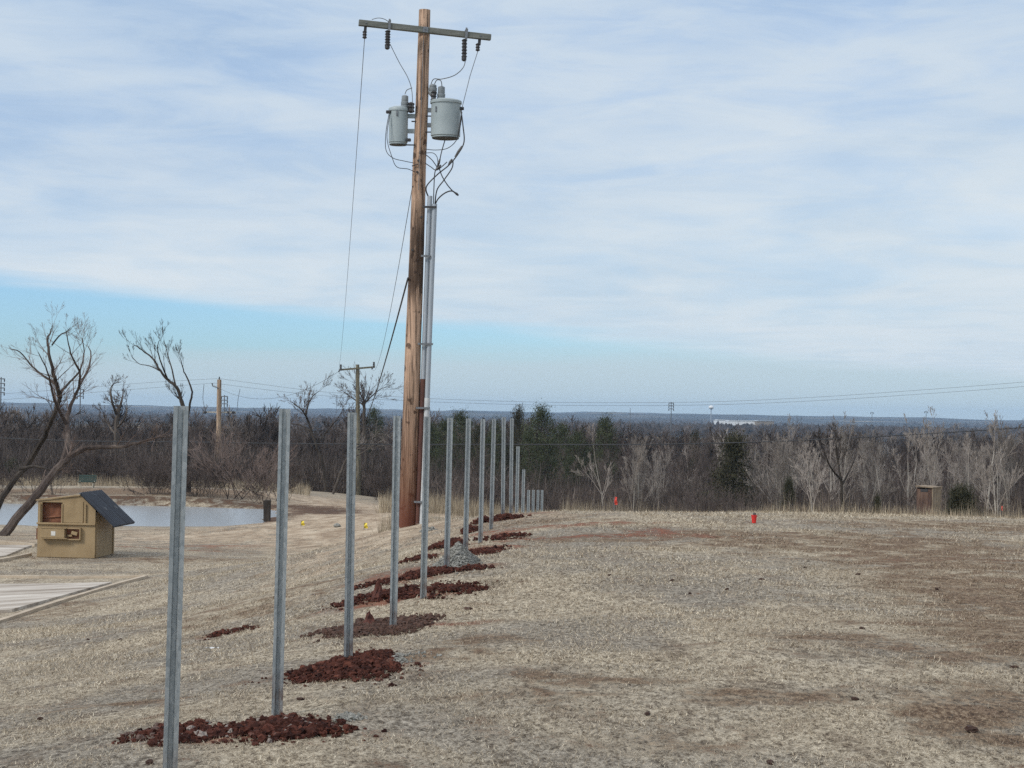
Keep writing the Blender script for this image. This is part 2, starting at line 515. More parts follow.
M['pole'] = pole_mat('pole_wood', (0.44, 0.295, 0.205), (0.18, 0.105, 0.07))
M['pole_old'] = pole_mat('pole_wood_weathered', (0.21, 0.185, 0.13), (0.12, 0.10, 0.07), False)
M['pole_pale'] = pole_mat('pole_wood_pale', (0.44, 0.32, 0.22), (0.30, 0.20, 0.13), False)
M['arm_wood'] = simple('crossarm_wood', [(0.3, (0.09, 0.095, 0.08)), (0.6, (0.165, 0.17, 0.15)), (0.8, (0.23, 0.235, 0.21))], 20, 0.85, stretch=(0.1, 1, 1), bstr=0.4)
M['tank'] = simple('tank_paint', [(0.3, (0.27, 0.315, 0.32)), (0.7, (0.34, 0.385, 0.39))], 3, 0.5)
M['tank_shade'] = simple('tank_underside_shade', [(0.3, (0.03, 0.03, 0.03)), (0.7, (0.07, 0.07, 0.065))], 8, 0.7)  # shade beneath the tanks, put into a near-black colour
M['porcelain'] = simple('porcelain_grey', [(0.3, (0.17, 0.19, 0.20)), (0.7, (0.26, 0.28, 0.29))], 5, 0.35)
M['insul'] = simple('insulator_dark', [(0.3, (0.018, 0.016, 0.016)), (0.7, (0.05, 0.045, 0.045))], 12, 0.45)
M['hard'] = simple('hardware_steel', [(0.3, (0.13, 0.135, 0.14)), (0.7, (0.26, 0.27, 0.28))], 20, 0.5, 0.6)
M['wire'] = simple('wire_metal', [(0.3, (0.10, 0.105, 0.11)), (0.7, (0.17, 0.175, 0.18))], 20, 0.6, 0.3)
M['cable'] = simple('cable_black', [(0.3, (0.018, 0.018, 0.02)), (0.7, (0.04, 0.04, 0.042))], 20, 0.6)
M['conduit'] = simple('conduit_grey', [(0.3, (0.30, 0.335, 0.37)), (0.7, (0.42, 0.45, 0.48))], 3, 0.45, 0.25, stretch=(1, 1, .3))
M['conduit_white'] = simple('conduit_pale', [(0.3, (0.42, 0.44, 0.45)), (0.7, (0.62, 0.63, 0.62))], 4, 0.5)
M['conduit_shade'] = simple('conduit_rusty_shade', [(0.3, (0.05, 0.022, 0.018)), (0.6, (0.11, 0.045, 0.032)), (0.8, (0.16, 0.07, 0.05))], 8, 0.8, stretch=(1, 1, .2))  # rusty brown with the lower conduit's shadow mixed into the colour


def galv():
    m, nt, b = newmat('galvanised_steel')
    v = coords(nt, 'Object', (1, 1, 0.5))
    vo = nt.nodes.new('ShaderNodeTexVoronoi'); vo.inputs['Scale'].default_value = 70; nt.links.new(v, vo.inputs['Vector'])
    sp = nt.nodes.new('ShaderNodeSeparateColor'); nt.links.new(vo.outputs['Color'], sp.inputs[0])
    big = noise_node(nt, coords(nt, 'Object', (1, 1, 0.12)), 9, 6, 0.7)
    col = ramp(nt, mathn(nt, 'ADD', mathn(nt, 'MULTIPLY', sp.outputs[0], 0.35), mathn(nt, 'MULTIPLY', big, 0.65)),
               [(0.25, (0.24, 0.265, 0.275)), (0.5, (0.32, 0.345, 0.35)), (0.75, (0.41, 0.43, 0.43))])
    dirt = noise_node(nt, coords(nt, 'Object', (1, 1, 0.3)), 14, 5, 0.7)
    s = nt.nodes.new('ShaderNodeSeparateXYZ'); t = nt.nodes.new('ShaderNodeTexCoord'); nt.links.new(t.outputs['Object'], s.inputs[0])
    low = mathn(nt, 'SUBTRACT', 1.0, sstep(nt, s.outputs[2], 0.05, 0.35))
    col = mixc(nt, mathn(nt, 'MULTIPLY', low, sstep(nt, dirt, 0.4, 0.6)), col, (0.14, 0.085, 0.065))
    nt.links.new(col, b.inputs['Base Color'])
    b.inputs['Metallic'].default_value = 0.45
    nt.links.new(mathn(nt, 'MULTIPLY_ADD', big, 0.35, 0.32), b.inputs['Roughness'])
    return m


M['galv'] = galv()


def clay():
    m, nt, b = newmat('red_clay')
    col0 = ramp(nt, attr(nt, 'rnd'), [(0, (0.025, 0.010, 0.008)), (0.35, (0.055, 0.020, 0.014)), (0.7, (0.098, 0.034, 0.023)), (0.88, (0.15, 0.055, 0.036)), (0.93, (0.13, 0.09, 0.075)), (1, (0.30, 0.26, 0.23))])
    f = noise_node(nt, coords(nt, 'Object'), 28, 7, 0.7)
    col = mixc(nt, sstep(nt, f, 0.52, 0.7), col0, (0.075, 0.03, 0.022))
    nt.links.new(col, b.inputs['Base Color']); b.inputs['Roughness'].default_value = 0.95; b.inputs['Specular IOR Level'].default_value = 0.15
    bump(nt, b, f, 0.8, 0.02)
    return m


M['clay'] = clay()
M['clay_dark'] = simple('brown_clay', [(0.3, (0.035, 0.02, 0.014)), (0.6, (0.09, 0.045, 0.03)), (0.8, (0.16, 0.10, 0.075))], 18, 0.95, bstr=0.7, bdist=0.02)
M['clod_red'] = simple('clod_red', [(0.3, (0.05, 0.016, 0.012)), (0.6, (0.12, 0.042, 0.028)), (0.8, (0.17, 0.065, 0.042))], 14, 0.95, bstr=0.7, bdist=0.02)
M['gravel'] = simple('gravel_grey', [(0.3, (0.10, 0.10, 0.085)), (0.5, (0.22, 0.215, 0.19)), (0.75, (0.42, 0.41, 0.37))], 26, 0.95, bstr=0.7, bdist=0.02)
M['tan'] = simple('tan_paint', [(0.25, (0.21, 0.14, 0.065)), (0.5, (0.32, 0.225, 0.115)), (0.75, (0.38, 0.275, 0.15))], 1.6, 0.55, stretch=(1, 1, .6), bstr=0.1)
M['rust'] = simple('rusty_steel', [(0.3, (0.07, 0.03, 0.016)), (0.5, (0.19, 0.07, 0.034)), (0.7, (0.33, 0.15, 0.08))], 2.5, 0.85, bstr=0.3)
M['lid'] = simple('lid_plastic', [(0.3, (0.010, 0.014, 0.023)), (0.7, (0.024, 0.031, 0.045))], 4, 0.55)
M['sticker'] = simple('sticker_paper', [(0.4, (0.55, 0.53, 0.48)), (0.6, (0.72, 0.70, 0.65))], 30, 0.6)
M['concrete'] = simple('pad_concrete', [(0.32, (0.20, 0.16, 0.12)), (0.43, (0.34, 0.29, 0.235)), (0.52, (0.44, 0.39, 0.33)), (0.66, (0.58, 0.53, 0.46))], 0.9, 0.9, stretch=(.5, 2.2, 1), bstr=0.2)
M['kerb'] = simple('kerb_concrete', [(0.3, (0.36, 0.29, 0.21)), (0.7, (0.54, 0.45, 0.34))], 2, 0.9)
M['bench_green'] = simple('bench_green', [(0.3, (0.008, 0.028, 0.02)), (0.7, (0.016, 0.045, 0.033))], 6, 0.5)
M['bench_leg'] = simple('bench_leg_concrete', [(0.3, (0.40, 0.36, 0.28)), (0.7, (0.56, 0.50, 0.40))], 6, 0.9)
M['red'] = simple('red_plastic', [(0.3, (0.55, 0.02, 0.018)), (0.7, (0.72, 0.035, 0.025))], 6, 0.5)
M['orange'] = simple('orange_red_plastic', [(0.3, (0.50, 0.035, 0.02)), (0.7, (0.68, 0.07, 0.04))], 6, 0.6)
M['yellow'] = simple('yellow_plastic', [(0.3, (0.65, 0.50, 0.03)), (0.7, (0.80, 0.62, 0.05))], 6, 0.5)
M['white'] = simple('white_paint', [(0.3, (0.68, 0.68, 0.66)), (0.7, (0.82, 0.82, 0.8))], 6, 0.6)
M['shed_brown'] = simple('shed_boards', [(0.35, (0.035, 0.02, 0.015)), (0.5, (0.085, 0.048, 0.034)), (0.65, (0.16, 0.10, 0.07))], 7, 0.9, stretch=(1, 1, .15), bstr=.3)
M['shed_tan'] = simple('shed_ply', [(0.35, (0.14, 0.10, 0.065)), (0.65, (0.32, 0.25, 0.17))], 5, 0.9, stretch=(1, 1, .3))
M['litter'] = simple('litter_paper', [(0.3, (0.55, 0.55, 0.54)), (0.7, (0.8, 0.8, 0.79))], 12, 0.7)


def water_mat():
    m, nt, b = newmat('pond_water')
    b.inputs['Base Color'].default_value = (0.30, 0.32, 0.33, 1); b.inputs['Roughness'].default_value = 0.26
    b.inputs['IOR'].default_value = 1.33; b.inputs['Specular IOR Level'].default_value = 0.5
    f = noise_node(nt, coords(nt, 'Object', (1, 2.0, 1)), 5.0, 3, 0.5)
    bump(nt, b, f, 0.10, 0.03)
    return m


M['water'] = water_mat()

# ------------------------------------------------------------------ ground sheet
def axis(n, S, k, c0):
    u = np.linspace(-1, 1, n)
    return c0 + S * np.sinh(k * u)


xs = axis(430, 1.73, 9.0, 0.0)
ys_all = 14 + 2.2 * np.sinh(np.linspace(-2.9, 9.05, 640))
ys = ys_all[ys_all > -25]
XX, YY = np.meshgrid(xs, ys)
ZZ = H(XX, YY)


def blob_mask(X, Y, blobs):
    out = np.zeros_like(X)
    for (cx, cy, rx, ry, s, ang) in blobs:
        dx = X - cx; dy = Y - cy
        ca, sa = math.cos(ang), math.sin(ang)
        u = (dx * ca + dy * sa) / rx; v = (-dx * sa + dy * ca) / ry
        r = np.sqrt(u * u + v * v)
        out = np.maximum(out, s * np.clip(1.35 - r, 0, 1))
    return out


def pxblob(px, py, rx, ry, s=1.0, ang=0.0):
    g, _ = G(px, py)
    return (g[0], g[1], rx, ry, s, ang)


bare_b = [pxblob(930, 560, 2.0, 3.4, .75), pxblob(1012, 600, 1.35, 4.8, .85), pxblob(850, 545, 3.2, 2.0, .7), pxblob(990, 700, .5, .9, .6), pxblob(890, 640, .9, 1.6, .42), pxblob(1020, 640, 0.8, 2.8, .8), pxblob(950, 715, 0.34, .75, 1.0), pxblob(900, 545, 2.6, 2.6, .7), pxblob(800, 540, 3.0, 1.6, .6),
          pxblob(720, 536, 3.0, 1.2, .65), pxblob(600, 538, 2.2, .9, .7), pxblob(560, 690, .45, .6, .45), pxblob(640, 680, .5, .2, .6), pxblob(660, 740, .5, .3, .5), pxblob(780, 636, .4, .25, .65),
          pxblob(760, 695, .7, .3, .65), pxblob(860, 640, .6, .9, .6), pxblob(930, 650, .6, 1.0, .55), pxblob(430, 655, .7, .5, .5), pxblob(560, 675, .35, .3, .6), pxblob(520, 520, 1.6, 2.2, .6), pxblob(990, 527, 3.5, 2, .7),
          pxblob(210, 635, .5, .25, .65), pxblob(110, 705, .5, .2, .6), pxblob(180, 560, 4, 2.0, .55), pxblob(240, 550, 3, 3, .5), pxblob(60, 610, .8, 2.5, .55), pxblob(1000, 740, .5, .4, .6), (-19, 93, 16, 4.5, 1.1, 0), (-42, 93, 14, 4.5, 1.1, 0),
          pxblob(300, 590, 1.5, 1.3, .5), pxblob(260, 610, 1.0, .8, .55), pxblob(700, 700, .5, .25, .55), pxblob(500, 600, .5, .3, .4), pxblob(480, 640, .8, .5, .45)]
red_b = [pxblob(655, 532, .5, .6, .7), pxblob(590, 536, 2.2, .5, .6), pxblob(250, 546, 4.5, .8, .75), pxblob(150, 548, 3.5, .6, .7), pxblob(350, 531, 3.0, 1.5, .6), pxblob(420, 572, .8, .9, .7), pxblob(400, 598, .9, .5, .7),
         pxblob(225, 634, .35, .12, .8), pxblob(930, 560, 2.0, .8, .2), pxblob(505, 516, 1.2, 1.0, .7), pxblob(385, 630, .9, .35, .75), pxblob(345, 670, .55, .25, .85), pxblob(235, 733, .65, .3, .85),
         pxblob(480, 548, .9, 1.0, .6), pxblob(540, 527, 2.2, .5, .6), pxblob(30, 535, 4, 1, .5)]
sand_b = [pxblob(330, 504, 4.6, 22, 1.0, 0.12), pxblob(345, 520, 4.2, 12, 1.0, 0.2), pxblob(380, 528, 3.0, 6, .95), pxblob(400, 531, 1.6, 4, .9), pxblob(250, 534, 8, 3.4, .8), pxblob(120, 533, 9, 3.0, .7),
          pxblob(430, 520, 1.4, 3.5, .7), pxblob(350, 550, 1.5, 5, .55), pxblob(540, 516, 2.0, 1.5, .5), pxblob(20, 541, 6, 2, .7)]
mud_b = [(-14 - 7.0 * i, 88.3, 4.6, 1.7, 1.0, 0) for i in range(5)]
ma_bare = blob_mask(XX, YY, bare_b); ma_red = blob_mask(XX, YY, red_b); ma_sand = blob_mask(XX, YY, sand_b)
sp = pond_s(XX, YY)
ma_mud = np.clip(1.15 - np.abs(sp - 1.08) * 9, 0, 1) * (YY > 80) + np.clip(1.0 - np.abs(sp - 1.0) * 14, 0, 1) * (YY <= 80)
ma_far = np.clip((YY - 420) / 160, 0, 1)
ma_for = np.clip((YY - 105) / 22, 0, 1) * (1 - ma_far)
ma_for = ma_for * np.where((np.abs(XX - (-12.5 - (YY - 110) * .08)) < 4) & (YY < 135), 0.2, 1)
ny, nx = XX.shape
V = np.stack([XX.ravel(), YY.ravel(), ZZ.ravel()], 1)
I = np.arange(nx * ny).reshape(ny, nx)
Q = np.stack([I[:-1, :-1].ravel(), I[:-1, 1:].ravel(), I[1:, 1:].ravel(), I[1:, :-1].ravel()], 1)
g_o = mesh_arrays('ground', V, [Q], M['ground'], smooth=True, attrs={'bare': ma_bare.ravel(), 'red': ma_red.ravel(), 'sand': ma_sand.ravel(), 'far': ma_far.ravel(), 'forest': ma_for.ravel(), 'mud': ma_mud.ravel()})
tag(g_o, kind='structure')

# pond water
ang = np.linspace(0, 2 * PI, 160, endpoint=False)
rr = 1.045
wx = PCX + PAX * rr * np.sign(np.cos(ang)) * np.abs(np.cos(ang)) ** (2 / 7)
wy = PCY + PAY * rr * np.sign(np.sin(ang)) * np.abs(np.sin(ang)) ** (2 / 7)
wm = MB(); wm.add([(x, y, WATER_Z) for x, y in zip(wx, wy)], [tuple(range(160))])
tag(wm.build('pond_water', M['water']), kind='structure')

# ------------------------------------------------------------------ grass blades, weeds
rng = np.random.default_rng(7)


def blades(name, x, y, z, L, w, lean, mat, extra=None, label=None, cat=None, rnd=None):
    n = len(x)
    a = rng.uniform(0, 2 * PI, n); b = rng.uniform(0, 2 * PI, n)
    hor = np.stack([np.cos(a), np.sin(a), np.zeros(n)], 1)
    wd = np.stack([np.cos(b), np.sin(b), np.zeros(n)], 1) * (w / 2)[:, None]
    base = np.stack([x, y, z], 1)
    tip = base + hor * (L * np.sin(lean))[:, None] + np.array([0, 0, 1])[None] * (L * np.cos(lean))[:, None]
    V = np.empty((n, 3, 3)); V[:, 0] = base - wd; V[:, 1] = base + wd; V[:, 2] = tip
    Fc = np.arange(n * 3).reshape(n, 3)
    r = rng.random(n) if rnd is None else rnd
    at = {'rnd': np.repeat(r, 3)}
    if extra:
        for k, v in extra.items(): at[k] = np.repeat(v, 3)
    o = mesh_arrays(name, V.reshape(-1, 3), [Fc], mat, attrs=at)
    tag(o, label, cat, kind='stuff')
    return o


def pad_inside(x, y):
    return np.zeros_like(x, bool)


PADC = None
# concrete pad polygon (world) from picked points on the ground
pad_px = [(-60, 577), (146, 577.5), (88, 598), (0, 622.5), (-60, 640)]
pad_w = np.array([G(*p)[0] for p in pad_px])
# a straight-sided pad
pb = np.array([G(-5, 577.5)[0], G(146, 577.5)[0], G(0, 622)[0]])
e_back = pb[1] - pb[0]; e_side = pb[2] - pb[1]
e_back = e_back / np.linalg.norm(e_back); 


def in_pad(x, y, grow=0.1):
    # inside: left of the side line and in front of the back line
    nb = np.array([-e_back[1], e_back[0]])
    db = (x - pb[1][0]) * nb[0] + (y - pb[1][1]) * nb[1]
    es = e_side[:2] / np.linalg.norm(e_side[:2]); ns = np.array([-es[1], es[0]])
    ds = (x - pb[1][0]) * ns[0] + (y - pb[1][1]) * ns[1]
    # pick sign so that a point far to the left is inside
    tx, ty = pb[0][0], pb[0][1] - 3
    sgn = np.sign((tx - pb[1][0]) * ns[0] + (ty - pb[1][1]) * ns[1])
    return (db < grow) & (ds * sgn > -grow)


n = 1000000
u = rng.random(n)
r_ = 6.3 * (64 / 6.3) ** u
th = rng.uniform(-0.36, 0.36, n)
gx = r_ * np.sin(th) + rng.normal(0, .02, n); gy = r_ * np.cos(th)
bm_ = blob_mask(gx, gy, bare_b); sm_ = blob_mask(gx, gy, sand_b); rm_ = blob_mask(gx, gy, red_b)
cl = fbm(gx * 1.7, gy * 1.7, 61, 4)
cl2 = fbm(gx * 0.35, gy * 0.35, 67, 3)
keep = rng.random(n) < np.clip(0.5 + (cl - 0.5) * 2.6 + (cl2 - 0.5) * 1.2, 0.10, 1) * (1 - 0.65 * bm_) * (1 - 0.85 * np.clip(sm_, 0, 1)) * (1 - 0.75 * np.clip(rm_, 0, 1))
keep &= pond_s(gx, gy) > 1.03
keep &= ~in_pad(gx, gy, 0.2)
gx, gy, r_, bm_ = gx[keep], gy[keep], r_[keep], bm_[keep]
gz = H(gx, gy) - 0.004
sc = np.clip(r_ / 11, 0.8, 2.4)
blades('grass', gx, gy, gz, rng.uniform(.014, .042, len(gx)) * sc ** 0.6, rng.uniform(.003, .0065, len(gx)) * sc, rng.uniform(0.6, 1.5, len(gx)), M['grass'], {'bare': bm_},
       'dormant straw coloured lawn grass covering the field', 'grass')

# dry weeds beyond the crest, along the path and by the pond
def weeds_at(name, n, fx, Lr, wr, label, thr=0.45):
    x, y = fx(n)
    k = (fbm(x * .35, y * .35, 71, 3) > thr - 0.15 * rng.random(n)) & (pond_s(x, y) > 1.04)
    x, y = x[k], y[k]
    z = H(x, y) - 0.02
    hmod = 0.55 + 0.9 * fbm(x * .5, y * .5, 73, 3)
    blades(name, x, y, z, rng.uniform(*Lr, len(x)) * hmod, rng.uniform(*wr, len(x)), np.abs(rng.normal(0, .25, len(x))), M['weeds'], None, label, 'dry weeds')


def w_right(n):
    y = rng.uniform(43, 72, n); t = rng.uniform(0.03, 0.36, n); return y * t, y


def w_mid(n):
    y = rng.uniform(40, 105, n); t = rng.uniform(-0.075, 0.02, n); return y * t, y


def w_left(n):
    y = rng.uniform(103, 130, n); t = rng.uniform(-0.36, -0.115, n); return y * t, y


def w_lip(n):
    y = rng.uniform(34.5, 40, n); t = rng.uniform(-0.03, 0.36, n); return y * t, y


weeds_at('dry_weeds', 62000, w_right, (0.5, 1.55), (.010, .022), 'tall dry tan weeds behind the crest of the field')
weeds_at('dry_weeds', 52000, w_mid, (0.30, .95), (.010, .024), 'tall dry tan weeds between sandy track and fence posts', 0.5)
weeds_at('dry_weeds', 26000, w_left, (0.25, .9), (.012, .03), 'dry weeds on the far bank behind the pond', 0.60)
weeds_at('dry_weeds', 14000, w_lip, (0.05, 0.24), (.006, .014), 'short dry stalks along the crest of the field', 0.56)

# ------------------------------------------------------------------ bare tree machinery
rnd = random.Random(5)


def rot_rand(d, ang, rg):
    a = Vector((rg.gauss(0, 1), rg.gauss(0, 1), rg.gauss(0, 1)))
    ax = d.cross(a)
    if ax.length < 1e-5: ax = Vector((1, 0, 0))
    return Matrix.Rotation(ang, 3, ax.normalized()) @ d


def grow(p, d, L, r, lvl, out, rg, up=0.12, spread=0.6, kids=(4, 6), lenf=0.62, wob=0.08, minr=0.006):
    npt = 5
    pts = [p.copy()]; rad = [r]
    dirs = []
    cur = p.copy(); dd = d.normalized()
    for i in range(1, npt):
        dd = (dd + Vector((rg.gauss(0, wob), rg.gauss(0, wob), rg.gauss(0, wob))) + Vector((0, 0, up * .5))).normalized()
        cur = cur + dd * (L / (npt - 1)); pts.append(cur.copy()); dirs.append(dd.copy())
        rad.append(max(minr * .7, r * (1 - 0.62 * i / (npt - 1))))
    out.append((pts, rad, lvl))
    if lvl <= 0: return
    k = rg.randint(*kids)
    for j in range(k):
        t = rg.uniform(0.25, 1.0) if j else 1.0
        fi = t * (npt - 1); i0 = min(int(fi), npt - 2); f = fi - i0
        bp = pts[i0].lerp(pts[i0 + 1], f); br = rad[i0] * (1 - f) + rad[i0 + 1] * f
        nd = rot_rand(dirs[min(i0, len(dirs) - 1)], rg.uniform(spread * .5, spread * 1.3) if j else rg.uniform(0.05, spread * .5), rg)
        nd = (nd + Vector((0, 0, up))).normalized()
        grow(bp, nd, L * lenf * rg.uniform(.7, 1.15) * (1.15 - .35 * t), max(minr, br * (0.62 if j else 0.9)), lvl - 1, out, rg, up, spread, kids, lenf, wob, minr)


def tubes_mesh(segs, sides=3):
    P_ = np.array([[list(p) for p in s[0]] for s in segs]); R_ = np.array([s[1] for s in segs])
    n, k, _ = P_.shape
    T = np.gradient(P_, axis=1); T /= np.linalg.norm(T, axis=2, keepdims=True) + 1e-9
    ref = np.where(np.abs(T[:, :1, 2:3]) < .8, np.array([0, 0, 1.0]), np.array([1.0, 0, 0]))
    A_ = np.cross(T, np.broadcast_to(ref, T.shape)); A_ /= np.linalg.norm(A_, axis=2, keepdims=True) + 1e-9
    B_ = np.cross(T, A_)
    an = np.arange(sides) * 2 * PI / sides
    V = P_[:, :, None] + R_[:, :, None, None] * (np.cos(an)[None, None, :, None] * A_[:, :, None] + np.sin(an)[None, None, :, None] * B_[:, :, None])
    V = V.reshape(-1, 3)
    base = (np.arange(n) * k * sides)[:, None, None] + (np.arange(k - 1) * sides)[None, :, None]
    s0 = np.arange(sides)[None, None]; s1 = (np.arange(sides) + 1)[None, None] % sides
    Fq = np.stack([base + s0, base + s1, base + sides + s1, base + sides + s0], -1).reshape(-1, 4)
    return V, Fq


def tree_meshes(name, seed, height, r0, style):
    """returns (trunk mesh, crown mesh) data, unlinked"""
    rg = random.Random(seed)
    segs = []
    if style == 'spread':
        nst = rg.choice([1, 1, 2, 3])
        for s in range(nst):
            d = Vector((rg.gauss(0, .22), rg.gauss(0, .22), 1)).normalized()
            grow(Vector((rg.gauss(0, .1), rg.gauss(0, .1), -0.3)), d, height * .55, r0 * rg.uniform(.7, 1), 4, segs, rg, up=0.10, spread=0.65, kids=(4, 5), lenf=.62, minr=.011)
    elif style == 'slim':
        for s in range(rg.choice([1, 1, 2, 2])):
            d = Vector((rg.gauss(0, .06), rg.gauss(0, .06), 1)).normalized()
            grow(Vector((rg.gauss(0, .15), rg.gauss(0, .15), -0.3)), d, height * .72, r0 * rg.uniform(.6, 1), 4, segs, rg, up=0.07, spread=0.55, kids=(5, 6), lenf=.46, wob=.05, minr=.011)
    elif style == 'bush':
        for s in range(9):
            d = Vector((rg.gauss(0, .5), rg.gauss(0, .5), 1)).normalized()
            grow(Vector((rg.gauss(0, .25), rg.gauss(0, .25), -0.1)), d, height * .6, r0 * rg.uniform(.5, 1), 3, segs, rg, up=0.08, spread=0.6, kids=(4, 5), lenf=.6, wob=.14, minr=.009)
    top = max(s[1][0] for s in segs)
    lv = max(s[2] for s in segs)
    tr = [s for s in segs if s[2] == lv]; cr = [s for s in segs if s[2] < lv]
    return tr, cr


def make_mesh_data(name, segs, sides, mat):
    V, Fq = tubes_mesh(segs, sides)
    o = mesh_arrays(name, V, [Fq], mat, link=False)
    return o.data


bare_vars = []
for i in range(9):
    tr, cr = tree_meshes('bare', 100 + i, 7.5 + (i % 3), .11, 'spread'); bare_vars.append((make_mesh_data('trunk', tr, 5, M['bark']), make_mesh_data('crown', cr, 3, M['twig'])))
pale_vars = []
for i in range(6):
    tr, cr = tree_meshes('pale', 200 + i, 8.5, .085, 'slim'); pale_vars.append((make_mesh_data('trunk', tr, 5, M['bark_pale']), make_mesh_data('crown', cr, 3, M['twig_pale'])))
bush_vars = []
for i in range(5):
    tr, cr = tree_meshes('bush', 300 + i, 3.0, .025, 'bush'); bush_vars.append((make_mesh_data('stem', tr, 3, M['bark']), make_mesh_data('crown', cr, 3, M['twig'])))


rose_bush = tree_meshes('bush', 333, 3.4, .03, 'bush'); rose_bush = (make_mesh_data('stem', rose_bush[0], 3, M['bark_rose']), make_mesh_data('crown', rose_bush[1], 3, M['twig_rose']))


def place_tree(name, var, x, y, s, label, cat, group=None, parts=('trunk', 'crown'), rz=None, sz=None, z=None):
    e = empty(name, (x, y, h1(x, y) - .05 if z is None else z), rnd.uniform(0, 6.28) if rz is None else rz)
    e.scale = (s, s, s if sz is None else sz)
    tag(e, label, cat, group)
    for nm, me in zip(parts, var):
        o = bpy.data.objects.new(nm, me); C.objects.link(o); o.parent = e
    return e


def px_at(px, y):
    """world x for pixel column at depth y near the horizon"""
    return (px - 512) / F * y


# front rows of the wood: left part behind the pond, middle and right part
cnt = 0
for i in range(84):
    y = rnd.uniform(132, 185); px = rnd.uniform(-40, 400)
    x = px_at(px, y)
    if abs(px - 218) < 9 and y < 160: continue
    s = rnd.uniform(.6, 1.0)
    gz_ = h1(x, y); lim = (EYE - 1.2 - gz_) / 8.2
    s = min(s, lim)
    place_tree('bare_tree', rnd.choice(bare_vars), x, y, s, 'leafless grey-brown tree in the crowded wood behind the pond and sandy track', 'tree', 'bare trees in the wood behind the pond')
for i in range(96):
    y = rnd.uniform(88, 170); px = rnd.uniform(410, 1070)
    x = px_at(px, y)
    if y < 110: y += 25; x = px_at(px, y)
    s = rnd.uniform(.6, 1.0)
    lim = (EYE - (0.9 + (0.4 if px > 640 else 1.6)) - h1(x, y)) / 8.2
    s = min(s, lim)
    place_tree('bare_tree', rnd.choice(bare_vars), x, y, s, 'leafless grey-brown tree in the crowded wood beyond the crest of the field', 'tree', 'bare trees in the wood beyond the crest')

# pale barked trees one can tell apart (px, top py, depth, label)
pale_near = .86
pale = [(130 - 7, 440, 138, 'slender pale dead snag in the wood above the green bench'),
        (607, 424, 120, 'pale bare tree in front of the round dark pine right of the fence posts'),
        (640, 445, 125, 'slim pale tree in the wood above the orange-red marker behind the crest'),
        (800, 412, 118, 'tall pale bare tree to the right of the broad dark cedar'),
        (778, 432, 112, 'pale leaning bare tree immediately right of the broad dark cedar'),
        (840, 415, 105, 'pale many-stemmed bare tree a little left of the brown box blind'),
        (868, 425, 120, 'pale narrow bare tree in the wood beyond the box blind'),
        (884, 430, 116, 'slim pale tree rising just left of the brown box blind'),
        (935, 415, 108, 'pale straight bare tree rising right behind the brown box blind'),
        (985, 408, 105, 'tall pale bare tree to the right of the small round cedar bush'),
        (1012, 415, 110, 'pale wide bare tree at the far right edge of the photo'),
        (1000, 440, 98, 'low pale forked tree at the right edge behind the weeds'),
        (820, 436, 100, 'low pale tree with fine twigs left of the many-stemmed pale tree'),
        (905, 428, 130, 'faint pale tree in the back of the wood above the box blind'),
        (960, 430, 125, 'pale thin tree in the wood above the small round cedar bush'),
        (750, 448, 128, 'faint pale tree behind the broad dark cedar')]
for i, (px, py, d, lb) in enumerate(pale):
    if px > 600: d = d * pale_near
    x = px_at(px, d); z = h1(x, d); top = P(px, py, d)[2]
    s = (top - z) / 8.6
    place_tree('pale_tree', pale_vars[i % 6], x, d, s * .92, lb, 'tree', 'pale barked trees in the wood', sz=s)

for i in range(38):
    px = rnd.uniform(630, 1050); d = rnd.uniform(96, 138); x = px_at(px, d); z = h1(x, d); py = rnd.uniform(414, 440) + (8 if px < 720 else 0)
    s = (P(px, py, d)[2] - z) / 9.6
    place_tree('pale_tree', pale_vars[i % 6], x, d, s * .85, 'slim pale stemmed tree among the bare trees right of the picture centre', 'tree', 'slim pale trees right of centre', sz=s)

